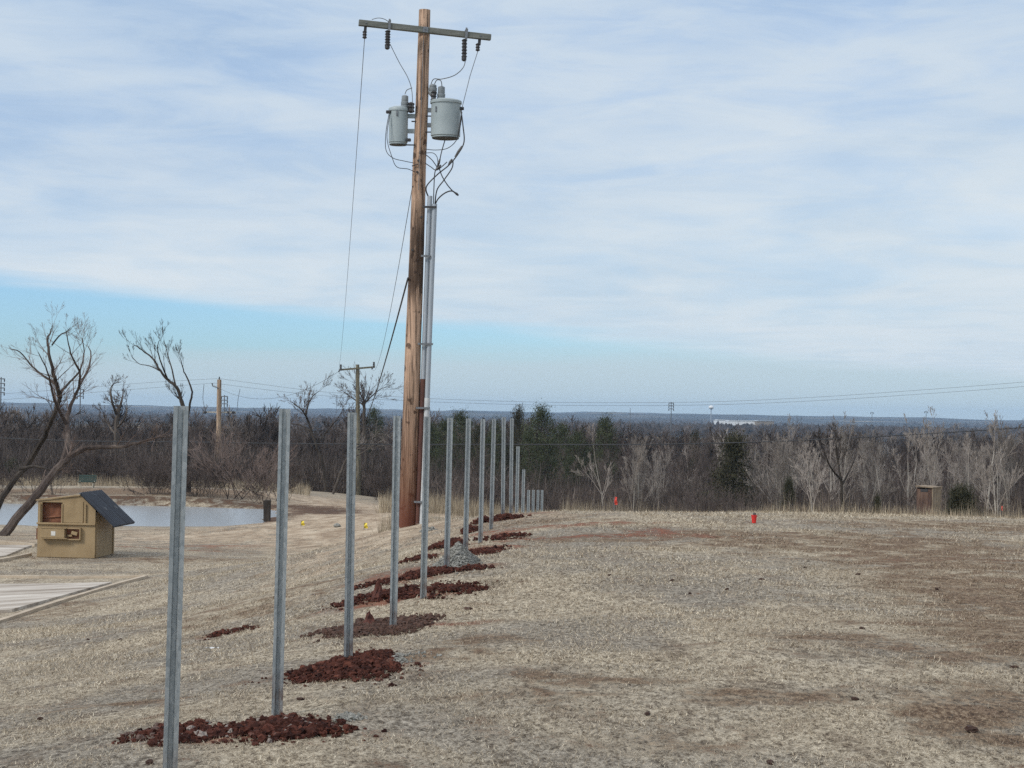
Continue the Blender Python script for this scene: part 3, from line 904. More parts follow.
# ------------------------------------------------------------------ evergreens
def evergreen(seed, height, width, kind):
    rg = random.Random(seed); V = []; A_ = []
    trunk = [([Vector((0, 0, -.2 + height * .95 * t)) for t in (0, .25, .5, .75, 1)], [height * .02 * (1 - .85 * t) for t in (0, .25, .5, .75, 1)], 1)]
    limbs = []
    n = 150 if kind != 'small' else 420
    for i in range(n):
        t = rg.uniform(.12 if kind != 'small' else .02, 1)
        if kind == 'pine': prof = (1 - abs(t - .62) ** 1.6 * 2.2); prof = max(.18, prof) if t < .93 else .4 * (1 - t) / .07 + .12
        elif kind == 'cone': prof = max(.10, (1 - t) * 1.15 + .1)
        else: prof = max(.12, (1 - t ** 1.7)) 
        a = rg.uniform(0, 6.283); R = width * .5 * prof * rg.uniform(.35, 1.0) ** .8 * (1.35 if rg.random() < .08 else 1)
        z0 = height * t; c = Vector((math.cos(a) * R, math.sin(a) * R, z0 + R * rg.uniform(-.05, .35)))
        limbs.append(([Vector((0, 0, z0 - .1)).lerp(c, q) for q in (0, .25, .5, .75, 1)], [.03 * (1 - .7 * q) * height / 6 for q in (0, .25, .5, .75, 1)], 0))
        cs = width * .085 * rg.uniform(.6, 1.6)
        tone = rg.gauss(.5, .2)
        for k in range(74):
            p = c + Vector((rg.gauss(0, cs), rg.gauss(0, cs), rg.gauss(0, cs * .62)))
            d = Vector((rg.gauss(0, 1), rg.gauss(0, 1), rg.gauss(.3, 1))).normalized(); e = d.cross(Vector((rg.gauss(0, 1), rg.gauss(0, 1), rg.gauss(0, 1)))).normalized()
            l = width * rg.uniform(.014, .034); w = l * .26
            V += [p - e * w, p + e * w, p + d * l * 2]; q = min(1, max(0, tone + rg.gauss(0, .12))); A_ += [q, q, q]
    tr = make_mesh_data('trunk', trunk + limbs, 4, M['bark'])
    Va = np.array([list(v) for v in V])
    cr = mesh_arrays('crown', Va, [np.arange(len(Va)).reshape(-1, 3)], M['pine'] if kind == 'pine' else M['cedar'], attrs={'rnd': A_}, link=False).data
    return tr, cr


pine_v = [evergreen(1, 8, 4.2, 'pine'), evergreen(2, 8, 4.8, 'pine'), evergreen(3, 8, 3.4, 'cone')]
cedar_v = evergreen(4, 6, 5.0, 'broad')
small_v = evergreen(5, 1.5, 1.25, 'small')
pines = [(432, 424, 150, 1, 'dark pine just right of the wooden utility pole'), (446, 420, 140, 0, 'pine behind the fence posts nearest the utility pole'), (462, 412, 160, 1, 'ragged tall pine above the middle fence posts'),
         (478, 425, 145, 2, 'low pine behind the middle fence posts'), (497, 420, 155, 0, 'dark pine between the last tall fence posts'), (519, 405, 138, 2, 'pointed dark pine standing over the shorter far posts'),
         (542, 407, 134, 1, 'round topped pine, tallest right of the fence line'), (530, 432, 130, 0, 'low dark pine in front of the pointed pine'), (562, 424, 150, 0, 'small pine top right of the round topped pine'),
         (578, 432, 142, 1, 'spreading low pine left of the pine with a pale tree in front'), (607, 417, 132, 0, 'rounded dark pine with a pale bare tree in front of it'), (696, 430, 175, 2, 'small distant pine near the middle of the wood'),
         (413, 428, 160, 2, 'dark pine partly hidden behind the wooden utility pole'), (375, 408, 175, 0, 'small dark evergreen top right of the weathered crossarm pole'), (228, 470, 150, 2, 'dark evergreen in the wood just right of the pale leaning pole'),
         (15, 458, 128, 1, 'low greenish evergreen behind the leaning trees at left edge'), (490, 438, 128, 1, 'broad low pine behind the last tall posts')]
for px, py, d, k, lb in pines:
    x = px_at(px, d); z = h1(x, d); top = P(px, py, d)[2]; s = (top - z) / 8.2
    place_tree('pine_tree', pine_v[k], x, d, max(s, .5) * (.56 if k == 2 else .50), lb, 'pine', 'pines in the wood', sz=s)
x = px_at(735, 104); z = h1(x, 104); s = (P(735, 438, 104)[2] - z) / 6.1
place_tree('cedar_tree', cedar_v, x, 104, s * .74, 'broad dark green cedar in the middle of the wood right of centre', 'cedar', sz=s)
for (px, py, d, w, lb) in [(963, 488, 56, 1.45, 'small round dark cedar bush in the weeds beside the box blind'), (879, 497, 62, .45, 'tiny dark shrub in the weeds left of the box blind'), (790, 480, 92, .9, 'small dark cedar half hidden behind weeds right of the broad cedar')]:
    x = px_at(px, d); z = h1(x, d); s = (P(px, py, d)[2] - z) / 1.55
    place_tree('cedar_bush', small_v, x, d, w * .8, lb, 'bush', sz=s)

# ------------------------------------------------------------------ thicket (understorey twigs) and the wood behind: stuff
def twig_cloud(name, n, fx, Lr, wr, label, cat):
    x, y = fx(n)
    z = H(x, y)
    hh = 0.5 + 3.0 * fbm(x * .12, y * .12, 81, 3) ** 1.3
    zz = z + rng.random(n) ** 1.3 * hh
    blades(name, x, y, zz, rng.uniform(*Lr, n), rng.uniform(*wr, n), np.abs(rng.normal(0, .55, n)), M['twigs'], None, label, cat)


def t_right(n):
    y = rng.uniform(96, 175, n); t = rng.uniform(-0.06, 0.36, n); y = np.where(t < 0.06, np.maximum(y, 100 + rng.random(n) * 60), y); return y * t, y


def t_left(n):
    y = rng.uniform(126, 190, n); t = rng.uniform(-0.36, -0.055, n); return y * t, y


twig_cloud('thicket', 200000, t_right, (.5, 1.8), (.015, .04), 'dense dark leafless thicket at the foot of the wood beyond the crest', 'thicket')
twig_cloud('thicket', 150000, t_left, (.5, 1.8), (.02, .045), 'dense dark leafless thicket at the foot of the wood behind the pond', 'thicket')

lo = []
for i in range(6):
    segs = []
    rg = random.Random(400 + i)
    grow(Vector((0, 0, -.3)), Vector((rg.gauss(0, .1), rg.gauss(0, .1), 1)), 4.6, .13, 3, segs, rg, up=.12, spread=.7, kids=(5, 7), lenf=.62, minr=.035)
    segs = [([s[0][0], s[0][2], s[0][4]], [s[1][0], s[1][2], s[1][4]], s[2]) for s in segs]
    lo.append(tubes_mesh(segs, 3))


def tiled(name, spots, label, mat):
    Vs = []; Fs = []; b = 0; rn = []
    for (x, y, z, s, a, k) in spots:
        V0, F0 = lo[k]
        ca, sa = math.cos(a), math.sin(a)
        V1 = np.stack([(V0[:, 0] * ca - V0[:, 1] * sa) * s * 1.15 + x, (V0[:, 0] * sa + V0[:, 1] * ca) * s * 1.15 + y, V0[:, 2] * s + z], 1)
        Vs.append(V1); Fs.append(F0 + b); b += len(V1); rn.append(np.full(len(V1), random.Random(int(x * 100)).random()))
    o = mesh_arrays(name, np.concatenate(Vs), [np.concatenate(Fs)], mat, attrs={'rnd': np.concatenate(rn)})
    tag(o, label, 'wood', kind='stuff')


sp1 = []
for i in range(1300):
    y = 165 * (900 / 165) ** rnd.random(); x = y * rnd.uniform(-.36, .36)
    sp1.append((x, y, 0, rnd.uniform(.7, 1.15), rnd.uniform(0, 6.28), i % 6))
zz_ = H([s[0] for s in sp1], [s[1] for s in sp1])
sp1 = [(a[0], a[1], z, a[3] * min(1.0, 1.0), a[4], a[5]) for a, z in zip(sp1, zz_)]
tiled('distant_wood', sp1, 'mass of bare treetops filling the valley beyond the first trees', M['twigs'])
# far hedgerows and woods, thousands of small crowns
nf = 26000
yf = 700 * (5200 / 700) ** rng.random(nf); xf = yf * rng.uniform(-.36, .36, nf)
kf = fbm(xf / 420, yf / 900, 91, 3) > .47
xf, yf = xf[kf], yf[kf]; zf = H(xf, yf); nf = len(xf)
Vb = []; Fb = []
base_v = []
for j in range(3):
    for k in range(6): base_v.append((math.cos(k * PI / 3) * (1, 1.25, .7)[j], math.sin(k * PI / 3) * (1, 1.25, .7)[j], (0, .55, 1.0)[j]))
base_v.append((0, 0, 1.15)); base_v = np.array(base_v)
bf = [(j * 6 + k, j * 6 + (k + 1) % 6, (j + 1) * 6 + (k + 1) % 6, (j + 1) * 6 + k) for j in range(2) for k in range(6)]
bt = [(12 + k, 12 + (k + 1) % 6, 18) for k in range(6)]
jit = 1 + .3 * rng.normal(size=(nf, 19, 3))
sc_ = np.stack([rng.uniform(2.5, 6, nf), rng.uniform(2.5, 6, nf), rng.uniform(3, 6.5, nf)], 1)
Vf = base_v[None] * jit * sc_[:, None] + np.stack([xf, yf, zf - .8], 1)[:, None]
off = (np.arange(nf) * 19)[:, None, None]
o = mesh_arrays('far_wood', Vf.reshape(-1, 3), [(np.array(bf)[None] + off).reshape(-1, 4), (np.array(bt)[None] + off).reshape(-1, 3)], M['twigs'], attrs={'rnd': np.repeat(rng.random(nf) * .55, 19)})
tag(o, 'far wooded countryside fading blue towards the horizon', 'wood', kind='stuff')

# ------------------------------------------------------------------ hero trees drawn as 3-D skeletons
def limb_pts(d, pts, rg):
    out = []
    for i, p in enumerate(pts):
        dd = d + (p[2] if len(p) > 2 else 0)
        out.append(PV(p[0], p[1], dd))
    return out


def catmull(pts, n=4):
    out = []
    for i in range(len(pts) - 1):
        p0 = pts[max(i - 1, 0)]; p1 = pts[i]; p2 = pts[i + 1]; p3 = pts[min(i + 2, len(pts) - 1)]
        for k in range(n):
            t = k / n
            out.append(.5 * ((2 * p1) + (-p0 + p2) * t + (2 * p0 - 5 * p1 + 4 * p2 - p3) * t * t + (-p0 + 3 * p1 - 3 * p2 + p3) * t ** 3))
    out.append(pts[-1]); return out


def hero(name, base_px, d, limbs, seed, label, mats, tw=(.9, 2), dens=1.0, up=.12, spread=.6, minr=.0055, cat='tree', group=None, sprout_all=False):
    """limbs: (kind, [(px,py,dd)...], r0, r1, sprout_from 0..1)"""
    rg = random.Random(seed)
    b = PV(base_px[0], base_px[1], d)
    e = empty(name, b); tag(e, label, cat, group)
    tr = MB(); segs = []
    for (kind, pts, r0, r1, s0) in limbs:
        W = [p - b for p in catmull(limb_pts(d, pts, rg))]
        W = [w + Vector((rg.gauss(0, 1), rg.gauss(0, 1), rg.gauss(0, 1))) * min(.02, r0 * .12) for w in W]
        n = len(W); R = [r0 + (r1 - r0) * i / (n - 1) for i in range(n)]
        tr.tube(W, R, 7)
        tot = sum((W[i + 1] - W[i]).length for i in range(n - 1))
        k = int(tot * 2.3 * dens)
        for j in range(k):
            t = s0 + (1 - s0) * rg.random() if j else 1.0
            fi = t * (n - 1); i0 = min(int(fi), n - 2); f = fi - i0
            p = W[i0].lerp(W[i0 + 1], f); dr = (W[i0 + 1] - W[i0]).normalized()
            nd = rot_rand(dr, rg.uniform(.35, 1.0) if j else .1, rg); nd = (nd + Vector((0, 0, up * 1.5))).normalized()
            rr_ = R[i0]
            grow(p, nd, tw[0] * rg.uniform(.6, 1.25) * (1.2 - .5 * t), max(minr, min(rr_ * .4, .022)), tw[1], segs, rg, up=up, spread=spread, kids=(2, 4), lenf=.62, wob=.07, minr=minr)
    tr.build('trunk', mats[0], e, smooth=True)
    V, Fq = tubes_mesh(segs, 3)
    mesh_arrays('crown', V, [Fq], mats[1], e)
    return e


rose = (M['bark_rose'], M['twig_rose']); dark = (M['bark_dark'], M['bark_dark'])
hero('leaning_tree', (-8, 522), 62, [
    ('t', [(-12, 526), (8, 488, .5), (28, 464, 1), (44, 437, .5), (54, 414, 0), (60, 397, 0)], .12, .07, .8),
    ('t', [(60, 397), (55, 378, -.6), (50, 358, -1), (47, 340, -.6), (50, 334, 0), (52, 326, .3)], .08, .015, .1),
    ('t', [(57, 385), (44, 376, .5), (32, 366, 1), (20, 352, 1.2), (10, 349, 1.3)], .05, .012, .15),
    ('t', [(60, 392), (70, 382, 1), (80, 370, 1.5), (84, 352, 1.6), (82, 338, 1.6)], .05, .012, .2),
    ('t', [(52, 345), (60, 335, -1), (66, 332, -1.4), (70, 328, -1.8)], .03, .01, .2),
    ('t', [(20, 469), (35, 466, -1), (50, 470, -1.4), (62, 471, -1.6)], .06, .02, .5)],
    11, 'dark slender leaning tree rising from the left edge, behind the dumpster', (M['bark_dark'], M['twig_rose']), (.80, 3), 1.15, .06, .55, .0035)
hero('leaning_tree', (8, 534), 60, [
    ('t', [(2, 538), (22, 512, 0), (40, 490, 0), (56, 470, .3), (68, 458, .5)], .17, .12, 1.0),
    ('t', [(68, 458, .5), (84, 449, .8), (104, 447, 1), (126, 446, .8), (148, 440, .5), (163, 437, 0)], .11, .02, .45),
    ('t', [(62, 464, .4), (68, 440, 1), (67, 420, 1.5), (72, 402, 1.8), (79, 386, 1.8), (80, 370, 1.4)], .11, .03, .35),
    ('t', [(67, 425, 1.4), (58, 408, 1), (52, 392, .5), (48, 372, 0), (38, 352, -.6)], .07, .012, .3),
    ('t', [(79, 386, 1.8), (88, 370, 2.4), (91, 354, 3), (88, 346, 3.2)], .05, .012, .1),
    ('t', [(80, 372, 1.4), (72, 356, .6), (68, 342, .2), (66, 330, -.2)], .04, .01, .1)],
    12, 'thick pinkish grey leaning tree with a long level limb behind the dumpster', rose, (.80, 3), 1.1, .06, .55, .0035)
hero('dark_tree', (189, 497), 92, [
    ('t', [(188, 500), (188, 470), (186, 440), (184, 415), (181, 400)], .17, .11, 1.0),
    ('t', [(181, 400), (177, 388), (168, 380, .5), (160, 371, .5), (152, 358, 1), (142, 350, 1.4), (134, 345, 1.6)], .10, .02, .3),
    ('t', [(168, 380, .5), (163, 368, -.5), (158, 352, -1), (158, 344, -1.3), (160, 340, -1.5)], .05, .012, .2),
    ('t', [(176, 388), (172, 370, .8), (167, 352, 1.2), (164, 340, 1.5)], .05, .012, .3),
    ('t', [(187, 420), (190, 404, -.3), (192, 392, -.5), (188, 380, -.5), (183, 369, -.6), (181, 360, -.6)], .07, .02, .75),
    ('t', [(160, 371, .5), (150, 366, 1.2), (140, 364, 1.8), (132, 357, 2)], .035, .01, .2)],
    13, 'black forked tree with a fan of twigs, directly behind the nearest post', dark, (.9, 3), .7, .12, .42, .0065)
hero('dead_tree', (117, 492), 132, [
    ('t', [(116, 494), (117, 470), (116, 440), (117, 420), (118, 408)], .24, .16, 1.0),
    ('t', [(118, 410), (122, 400, .5), (123, 392, 1)], .12, .03, .4),
    ('t', [(117, 415), (112, 402, -1), (111, 390, -1), (113, 384, -1)], .12, .03, .4),
    ('t', [(116, 435), (108, 424, 1), (104, 414, 1)], .09, .03, .4),
    ('t', [(117, 428), (126, 416, -1), (127, 404, -1)], .09, .03, .4)],
    14, 'broken dead tree with stubby limbs standing between the two pond trees', (M['bark'], M['twig']), (1.1, 3), .8, .06, .6, .012)
hero('forked_tree', (322, 492), 124, [
    ('t', [(326, 492), (324, 470), (318, 450), (311, 430), (306, 415)], .13, .07, 1.0),
    ('t', [(306, 415), (308, 405, .5), (313, 396, 1), (318, 392, 1)], .07, .02, .3),
    ('t', [(308, 420), (302, 410, -1), (292, 402, -1)], .07, .02, .3),
    ('t', [(316, 445), (328, 430, 1), (338, 418, 1), (344, 408, 1)], .06, .02, .3),
    ('t', [(312, 432), (300, 425, 1.5), (288, 424, 1.6)], .06, .02, .3)],
    15, 'forked bare tree between the second and third nearest posts behind the pond', (M['bark_dark'], M['twig']), (1.3, 3), .9, .06, .6, .011)
hero('bare_tree', (366, 492), 134, [
    ('t', [(368, 493), (367, 470), (366, 445), (364, 420), (364, 402)], .2, .11, .9),
    ('t', [(364, 405), (352, 398, .5), (344, 392, 1)], .06, .02, .1),
    ('t', [(364, 404), (374, 394, -1), (382, 388, -1)], .06, .02, .1),
    ('t', [(364, 402), (360, 392, 1), (358, 384, 1)], .06, .02, .1),
    ('t', [(364, 404), (368, 394, .5), (370, 386, 1)], .06, .02, .1)],
    16, 'round crowned bare tree directly behind the weathered crossarm pole', (M['bark'], M['twig']), (1.3, 3), 1.5, .06, .6, .011)
hero('fallen_tree', (345, 497), 118, [
    ('t', [(333, 494), (339, 478), (345, 462), (352, 452), (362, 444, 1)], .10, .06, .8),
    ('t', [(358, 450, .5), (372, 438, 1), (384, 435, 1), (393, 437, 1)], .05, .02, .3),
    ('t', [(350, 458), (364, 452, -1), (378, 442, -1), (391, 446, -1)], .05, .02, .3)],
    17, 'pale fallen tree leaning behind the foot of the weathered crossarm pole', (M['bark'], M['twig_pale']), (1.1, 2), .7, .05, .7, .012)
# dark trunks over the crest
hero('dark_tree', (846, 514), 70, [
    ('t', [(842, 518), (842, 500), (841, 480), (838, 462), (836, 448)], .075, .03, .5),
    ('t', [(841, 486), (850, 470, .5), (856, 455, 1)], .05, .015, .2),
    ('t', [(841, 480), (830, 466, -.5), (824, 452, -1)], .05, .015, .2)],
    18, 'dark slim bare tree in front of the wood, left of the tiny dark shrub', dark, (.8, 3), .8, .12, .5, .006)
# bare shrubs overhanging the pond
for (px, py, d, s, lb) in [(238, 500, 88.8, 1.0, 'wide bare shrub overhanging the far edge of the pond'), (262, 500, 87.5, .8, 'bare shrub at the right end of the pond beside the stump'),
                           (218, 500, 89.5, .65, 'small bare shrub by the pale pole on the pond bank'), (288, 497, 92, .8, 'bare shrub behind the second nearest post on the pond bank')]:
    x = px_at(px, d)
    place_tree('bare_shrub', rose_bush if px in (238, 262) else bush_vars[int(px) % 5], x, d, s * (1.25 if px == 238 else 1), lb, 'shrub', 'bare shrubs on the pond bank', parts=('stem', 'crown'))
for i in range(16):
    px = rnd.uniform(120, 290) if i < 12 else rnd.uniform(-10, 60); d = rnd.uniform(88.2, 91)
    place_tree('bare_shrub', bush_vars[i % 5], px_at(px, d), d, rnd.uniform(.45, .8), 'low dark leafless shrub in the row along the far edge of the pond', 'shrub', 'low shrubs along the far edge of the pond', parts=('stem', 'crown'))
for i in range(46):
    px = rnd.uniform(400, 1060); y = rnd.uniform(84, 112) if px > 620 else rnd.uniform(98, 120)
    place_tree('bare_shrub', bush_vars[i % 5], px_at(px, y), y, rnd.uniform(.6, 1.1), 'leafless grey shrub among weeds at the foot of the wood beyond the crest', 'shrub', 'bare shrubs beyond the crest', parts=('stem', 'crown'))
for i in range(24):
    px = rnd.uniform(-20, 400); y = rnd.uniform(112, 135)
    if 285 < px < 350: continue
    place_tree('bare_shrub', bush_vars[i % 5], px_at(px, y), y, rnd.uniform(.6, 1.1), 'leafless brown shrub at the foot of the wood behind the pond', 'shrub', 'bare shrubs behind the pond', parts=('stem', 'crown'))

# ------------------------------------------------------------------ fence posts
tops = [(181, 406), (285, 409), (352, 412.5), (397.2, 416), (427.3, 416.5), (450.2, 418), (468.5, 418.5), (483, 419), (494, 419), (503.8, 417.5), (511.8, 418.5), (518.1, 446.5), (523.7, 469.5), (528.7, 490), (533.4, 490), (538.1, 490), (542.2, 490)]
bots = [(168.6, 814), (277, 716), (348, 663), (393.3, 630), (423.2, 598), (446.5, 571), (465.3, 552.5), (480.5, 541), (491, 530), (502.8, 516), (510.8, 513), None, None, None, None, None, None]
words = ['nearest galvanised post, its foot below the bottom of the photo', 'second galvanised post from the camera, standing in broken red clods', 'third galvanised post from the camera, in a heap of red clay',
         'fourth galvanised post from the camera, left of the one before the conduits', 'fifth galvanised post, seen right in front of the pole\'s conduits', 'sixth galvanised post, just left of the grey gravel cone',
         'seventh galvanised post, first one right of the gravel cone', 'eighth galvanised post from the camera, in thin red soil', 'ninth galvanised post from the camera, by a red clay heap', 'tenth galvanised post, second last of the full height ones',
         'eleventh galvanised post, last one that shows full height', 'twelfth galvanised post, partly dropped behind the crest, taller of that pair', 'thirteenth galvanised post, dropped behind the crest, shorter of that pair',
         'first of the four low far posts behind the crest', 'second of the four low far posts behind the crest', 'third of the four low far posts behind the crest', 'last post of the line, rightmost of the four low ones']
prof_out = [(-33, -9), (-15, -9), (-9, 8), (9, 8), (15, -9), (33, -9)]
prof_in = [(33, -6), (17, -6), (11, 11), (-11, 11), (-17, -6), (-33, -6)]
prof = [(a / 1000, b / 1000) for a, b in prof_out + prof_in]
for i in range(17):
    d = (i + 3.2) * 2.44
    tp = PV(tops[i][0], tops[i][1], d)
    if bots[i] is not None:
        bt_ = PV(bots[i][0], bots[i][1], d)
    else:
        bt_ = Vector((tp.x - .01, tp.y, min(tp.z - 1.2, h1(tp.x, tp.y))))
    gz_ = h1(bt_.x, bt_.y)
    e = empty('fence_post', (bt_.x, bt_.y, gz_))
    tag(e, words[i], 'fence post', 'galvanised fence posts in a line')
    ax = (tp - Vector((bt_.x, bt_.y, gz_)))
    Lp = ax.length
    q = Vector((0, 0, 1)).rotation_difference(ax.normalized())
    tw = Matrix.Rotation([.10, -.06, .15, -.1, .05, 0, .1, -.05, .12, 0, .1, 0, .05, 0, 0, .1, 0][i] + math.atan2(-bt_.x, bt_.y), 3, 'Z')
    m = MB(); vs = []; npf = len(prof)
    zs_ = [-.35, 0, Lp * .33, Lp * .66, Lp]
    for z in zs_:
        for (a, b) in prof: vs.append(q @ (tw @ Vector((a, b, 0)) + Vector((0, 0, z))))
    fs = []
    for j in range(len(zs_) - 1):
        for k in range(npf): fs.append((j * npf + k, j * npf + (k + 1) % npf, (j + 1) * npf + (k + 1) % npf, (j + 1) * npf + k))
    nn = npf // 2
    for base in (0, (len(zs_) - 1) * npf):
        for k in range(nn - 1): fs.append((base + k, base + k + 1, base + npf - 2 - k, base + npf - 1 - k))
    m.add(vs, fs)
    m.build('channel', M['galv'], e)

# ------------------------------------------------------------------ clods and dirt piles
ico_v = []; ico_f = []
t_ = (1 + 5 ** .5) / 2
for p in [(-1, t_, 0), (1, t_, 0), (-1, -t_, 0), (1, -t_, 0), (0, -1, t_), (0, 1, t_), (0, -1, -t_), (0, 1, -t_), (t_, 0, -1), (t_, 0, 1), (-t_, 0, -1), (-t_, 0, 1)]:
    ico_v.append(np.array(p) / math.sqrt(1 + t_ * t_))
ico_f = [(0, 11, 5), (0, 5, 1), (0, 1, 7), (0, 7, 10), (0, 10, 11), (1, 5, 9), (5, 11, 4), (11, 10, 2), (10, 7, 6), (7, 1, 8), (3, 9, 4), (3, 4, 2), (3, 2, 6), (3, 6, 8), (3, 8, 9), (4, 9, 5), (2, 4, 11), (6, 2, 10), (8, 6, 7), (9, 8, 1)]
mid = {}; f2 = []
for (a, b, c) in ico_f:
    def mp(i, j):
        k = (min(i, j), max(i, j))
        if k not in mid:
            v = ico_v[i] + ico_v[j]; ico_v.append(v / np.linalg.norm(v)); mid[k] = len(ico_v) - 1
        return mid[k]
    ab, bc, ca = mp(a, b), mp(b, c), mp(c, a)
    f2 += [(a, ab, ca), (b, bc, ab), (c, ca, bc), (ab, bc, ca)]
ICO = np.array(ico_v); ICF = np.array(f2)


def clods(name, cx, cy, rx, ry, hgt, n, size, seed, mat, label, cat='dirt pile', group=None, ang=0.0, cone=False, grey=0.0):
    rs = np.random.default_rng(seed)
    zc = h1(cx, cy)
    e = empty(name, (cx, cy, zc)); tag(e, label, cat, group)
    ca, sa = math.cos(ang), math.sin(ang)
    # mound
    nr, na = 14, 60
    n = int(n * 6.5); size = size * (.44 if not cone else .66); hgt = hgt * (1 if cone else .55)
    V = [(0, 0, 0)]
    for i in range(1, nr + 1):
        for k in range(na):
            r = i / nr * .82; a = 2 * PI * k / na; rr2 = r * (1 + .22 * math.sin(3 * a + seed) + .12 * math.sin(5 * a + 2 * seed))
            V.append((rx * rr2 * math.cos(a), ry * rr2 * (1 + .18 * math.sin(9 * a + seed)) * math.sin(a), 0))
    V = np.array(V, float)
    V = np.stack([V[:, 0] * ca - V[:, 1] * sa, V[:, 0] * sa + V[:, 1] * ca, V[:, 2]], 1)
    rad = np.concatenate([[0], np.repeat(np.arange(1, nr + 1) / nr, na)])
    prof_ = (1 - rad) ** 1.15 if cone else (1 - rad ** 2)
    gzv = H(V[:, 0] + cx, V[:, 1] + cy) - zc
    V[:, 2] = gzv + prof_ * hgt * (1 if cone else (.30 + .5 * fbm(V[:, 0] * 7 + seed, V[:, 1] * 7, seed, 4))) - 0.03 * rad
    if not cone:
        V[:, 2] -= .09 * np.clip(.36 + .17 * rad - fbm((V[:, 0] + cx) * 3.4, (V[:, 1] + cy) * 2.6, seed + 40, 3), 0, .3) / .1
    Fc = [(0, 1 + k, 1 + (k + 1) % na) for k in range(na)]
    Fq = [(1 + (i - 1) * na + k, 1 + i * na + k, 1 + i * na + (k + 1) % na, 1 + (i - 1) * na + (k + 1) % na) for i in range(1, nr) for k in range(na)]
    # clods
    r = np.where(rs.random(n) < .8, np.sqrt(rs.random(n)) * 1.0, rs.random(n) * 1.45); a = rs.uniform(0, 2 * PI, n)
    px_ = rx * r * np.cos(a) * (1 + .2 * np.sin(3 * a + seed)); py_ = ry * r * np.sin(a) * (1 + .2 * np.sin(3 * a + seed))
    X = px_ * ca - py_ * sa; Y = px_ * sa + py_ * ca
    pz = np.clip((1 - np.minimum(r, 1)) ** 1.15 if cone else 1 - r ** 2, 0, 1) * hgt * (1 if cone else .8)
    S = size * np.exp(rs.normal(-.1, .62, n)) * (1.1 - .35 * r)
    if not cone: S[: max(1, n // 16)] *= 1.8
    S = np.minimum(S, size * 2.6)
    Z = H(X + cx, Y + cy) - zc + pz + S * .25
    if not cone:
        ok = (fbm((X + cx) * 3.4, (Y + cy) * 2.6, seed + 40, 3) > .30 + .17 * np.minimum(r, 1.2)) | (rs.random(n) < .10)
        X, Y, Z, S, r = X[ok], Y[ok], Z[ok], S[ok], r[ok]; n = len(X)
    J = 1 + .28 * rs.normal(size=(n, len(ICO)))
    st = rs.uniform(.7, 1.25, (n, 1, 3)) * np.array([1, 1, .75])
    CV = ICO[None] * J[..., None] * S[:, None, None] * st + np.stack([X, Y, Z], 1)[:, None]
    b0 = len(V)
    allV = np.concatenate([V, CV.reshape(-1, 3)])
    ft = (ICF[None] + (np.arange(n) * len(ICO))[:, None, None] + b0).reshape(-1, 3)
    rv = np.clip(rs.normal(.42, .22, n), 0, .9); rv[rs.random(n) < grey] = rs.uniform(.92, 1)
    at = np.concatenate([np.full(b0, .25), np.repeat(rv, len(ICO))])
    mesh_arrays('soil', allV, [np.concatenate([np.array(Fc), ft]), np.array(Fq)], mat, e, attrs={'rnd': at})
    return e


def pile_px(px, py, wpx, hpx, hgt, n, size, seed, mat, label, ang=0.0, cone=False, name='dirt_pile', cat='dirt pile', grey=0.0):
    g, d = G(px, py)
    rx = wpx / 2 / F * d
    y1 = G(px, py - hpx / 2)[0][1]; y0 = G(px, py + hpx / 2)[0][1]
    ry = max(.12, (y1 - y0) / 2)
    clods(name, g[0], g[1], rx, min(ry, rx * 1.6 + .3), hgt, n, size, seed, mat, label, cat, 'soil heaps along the fence line' if cat == 'dirt pile' else None, ang, cone, grey)


pile_px(200, 733, 110, 20, .04, 150, .024, 1, M['clay'], 'broken red clods with pale bits between the two nearest posts', grey=.10)
pile_px(285, 731, 130, 22, .06, 280, .026, 2, M['clay'], 'heap of dark red clods round the foot of the second post', grey=.04)
pile_px(150, 734, 60, 16, .02, 34, .022, 3, M['clay'], 'few scattered red clods left of the nearest post', grey=.2)
pile_px(347, 670, 118, 24, .13, 420, .024, 4, M['clay'], 'bright red clay heap round the foot of the third post')
pile_px(378, 628, 140, 18, .07, 330, .026, 5, M['clay_dark'], 'long brown red heap round the foot of the fourth post')
pile_px(388, 597, 105, 11, .10, 240, .028, 6, M['clay'], 'red clay heap left of the fifth post, below a pointed clod')
pile_px(452, 591, 80, 13, .05, 150, .026, 7, M['clay'], 'low red clay streak right of the fifth post')
pile_px(428, 574, 66, 6, .09, 180, .028, 8, M['clay'], 'red clay heap between the fifth and sixth posts')
pile_px(470, 569, 44, 4, .04, 80, .026, 9, M['clay'], 'thin red soil strip below the gravel cone')
pile_px(448, 546, 38, 8, .14, 180, .03, 10, M['clay'], 'tall red clay heap behind the sixth post')
pile_px(420, 560, 44, 6, .06, 70, .028, 11, M['clay'], 'scattered red clods left of the sixth post')
pile_px(482, 552, 50, 5, .05, 130, .03, 12, M['clay'], 'red clay heap round the foot of the seventh post')
pile_px(502, 538, 54, 4, .06, 130, .032, 13, M['clay'], 'red clay heap right of the eighth post')
pile_px(470, 531, 18, 5, .12, 90, .034, 14, M['clay'], 'steep red clay heap between the seventh and eighth posts')
pile_px(503, 519, 34, 3.5, .12, 120, .036, 15, M['clay'], 'farthest red clay heap beside the tenth post')
pile_px(484, 522, 20, 5, .13, 60, .034, 16, M['clay'], 'small red clay heap behind the eighth post')
pile_px(375, 584, 60, 6, .03, 50, .022, 17, M['clay'], 'thin line of red clods in the grass left of the fifth post')
pile_px(458, 565, 44, 9, .26, 700, .012, 18, M['gravel'], 'pointed grey gravel cone between the sixth and seventh posts', cone=True, name='gravel_cone', cat='gravel heap')
pile_px(395, 660, 74, 12, .02, 90, .014, 19, M['gravel'], 'flat grey gravel scatter right of the third post', name='gravel_scatter', cat='gravel')
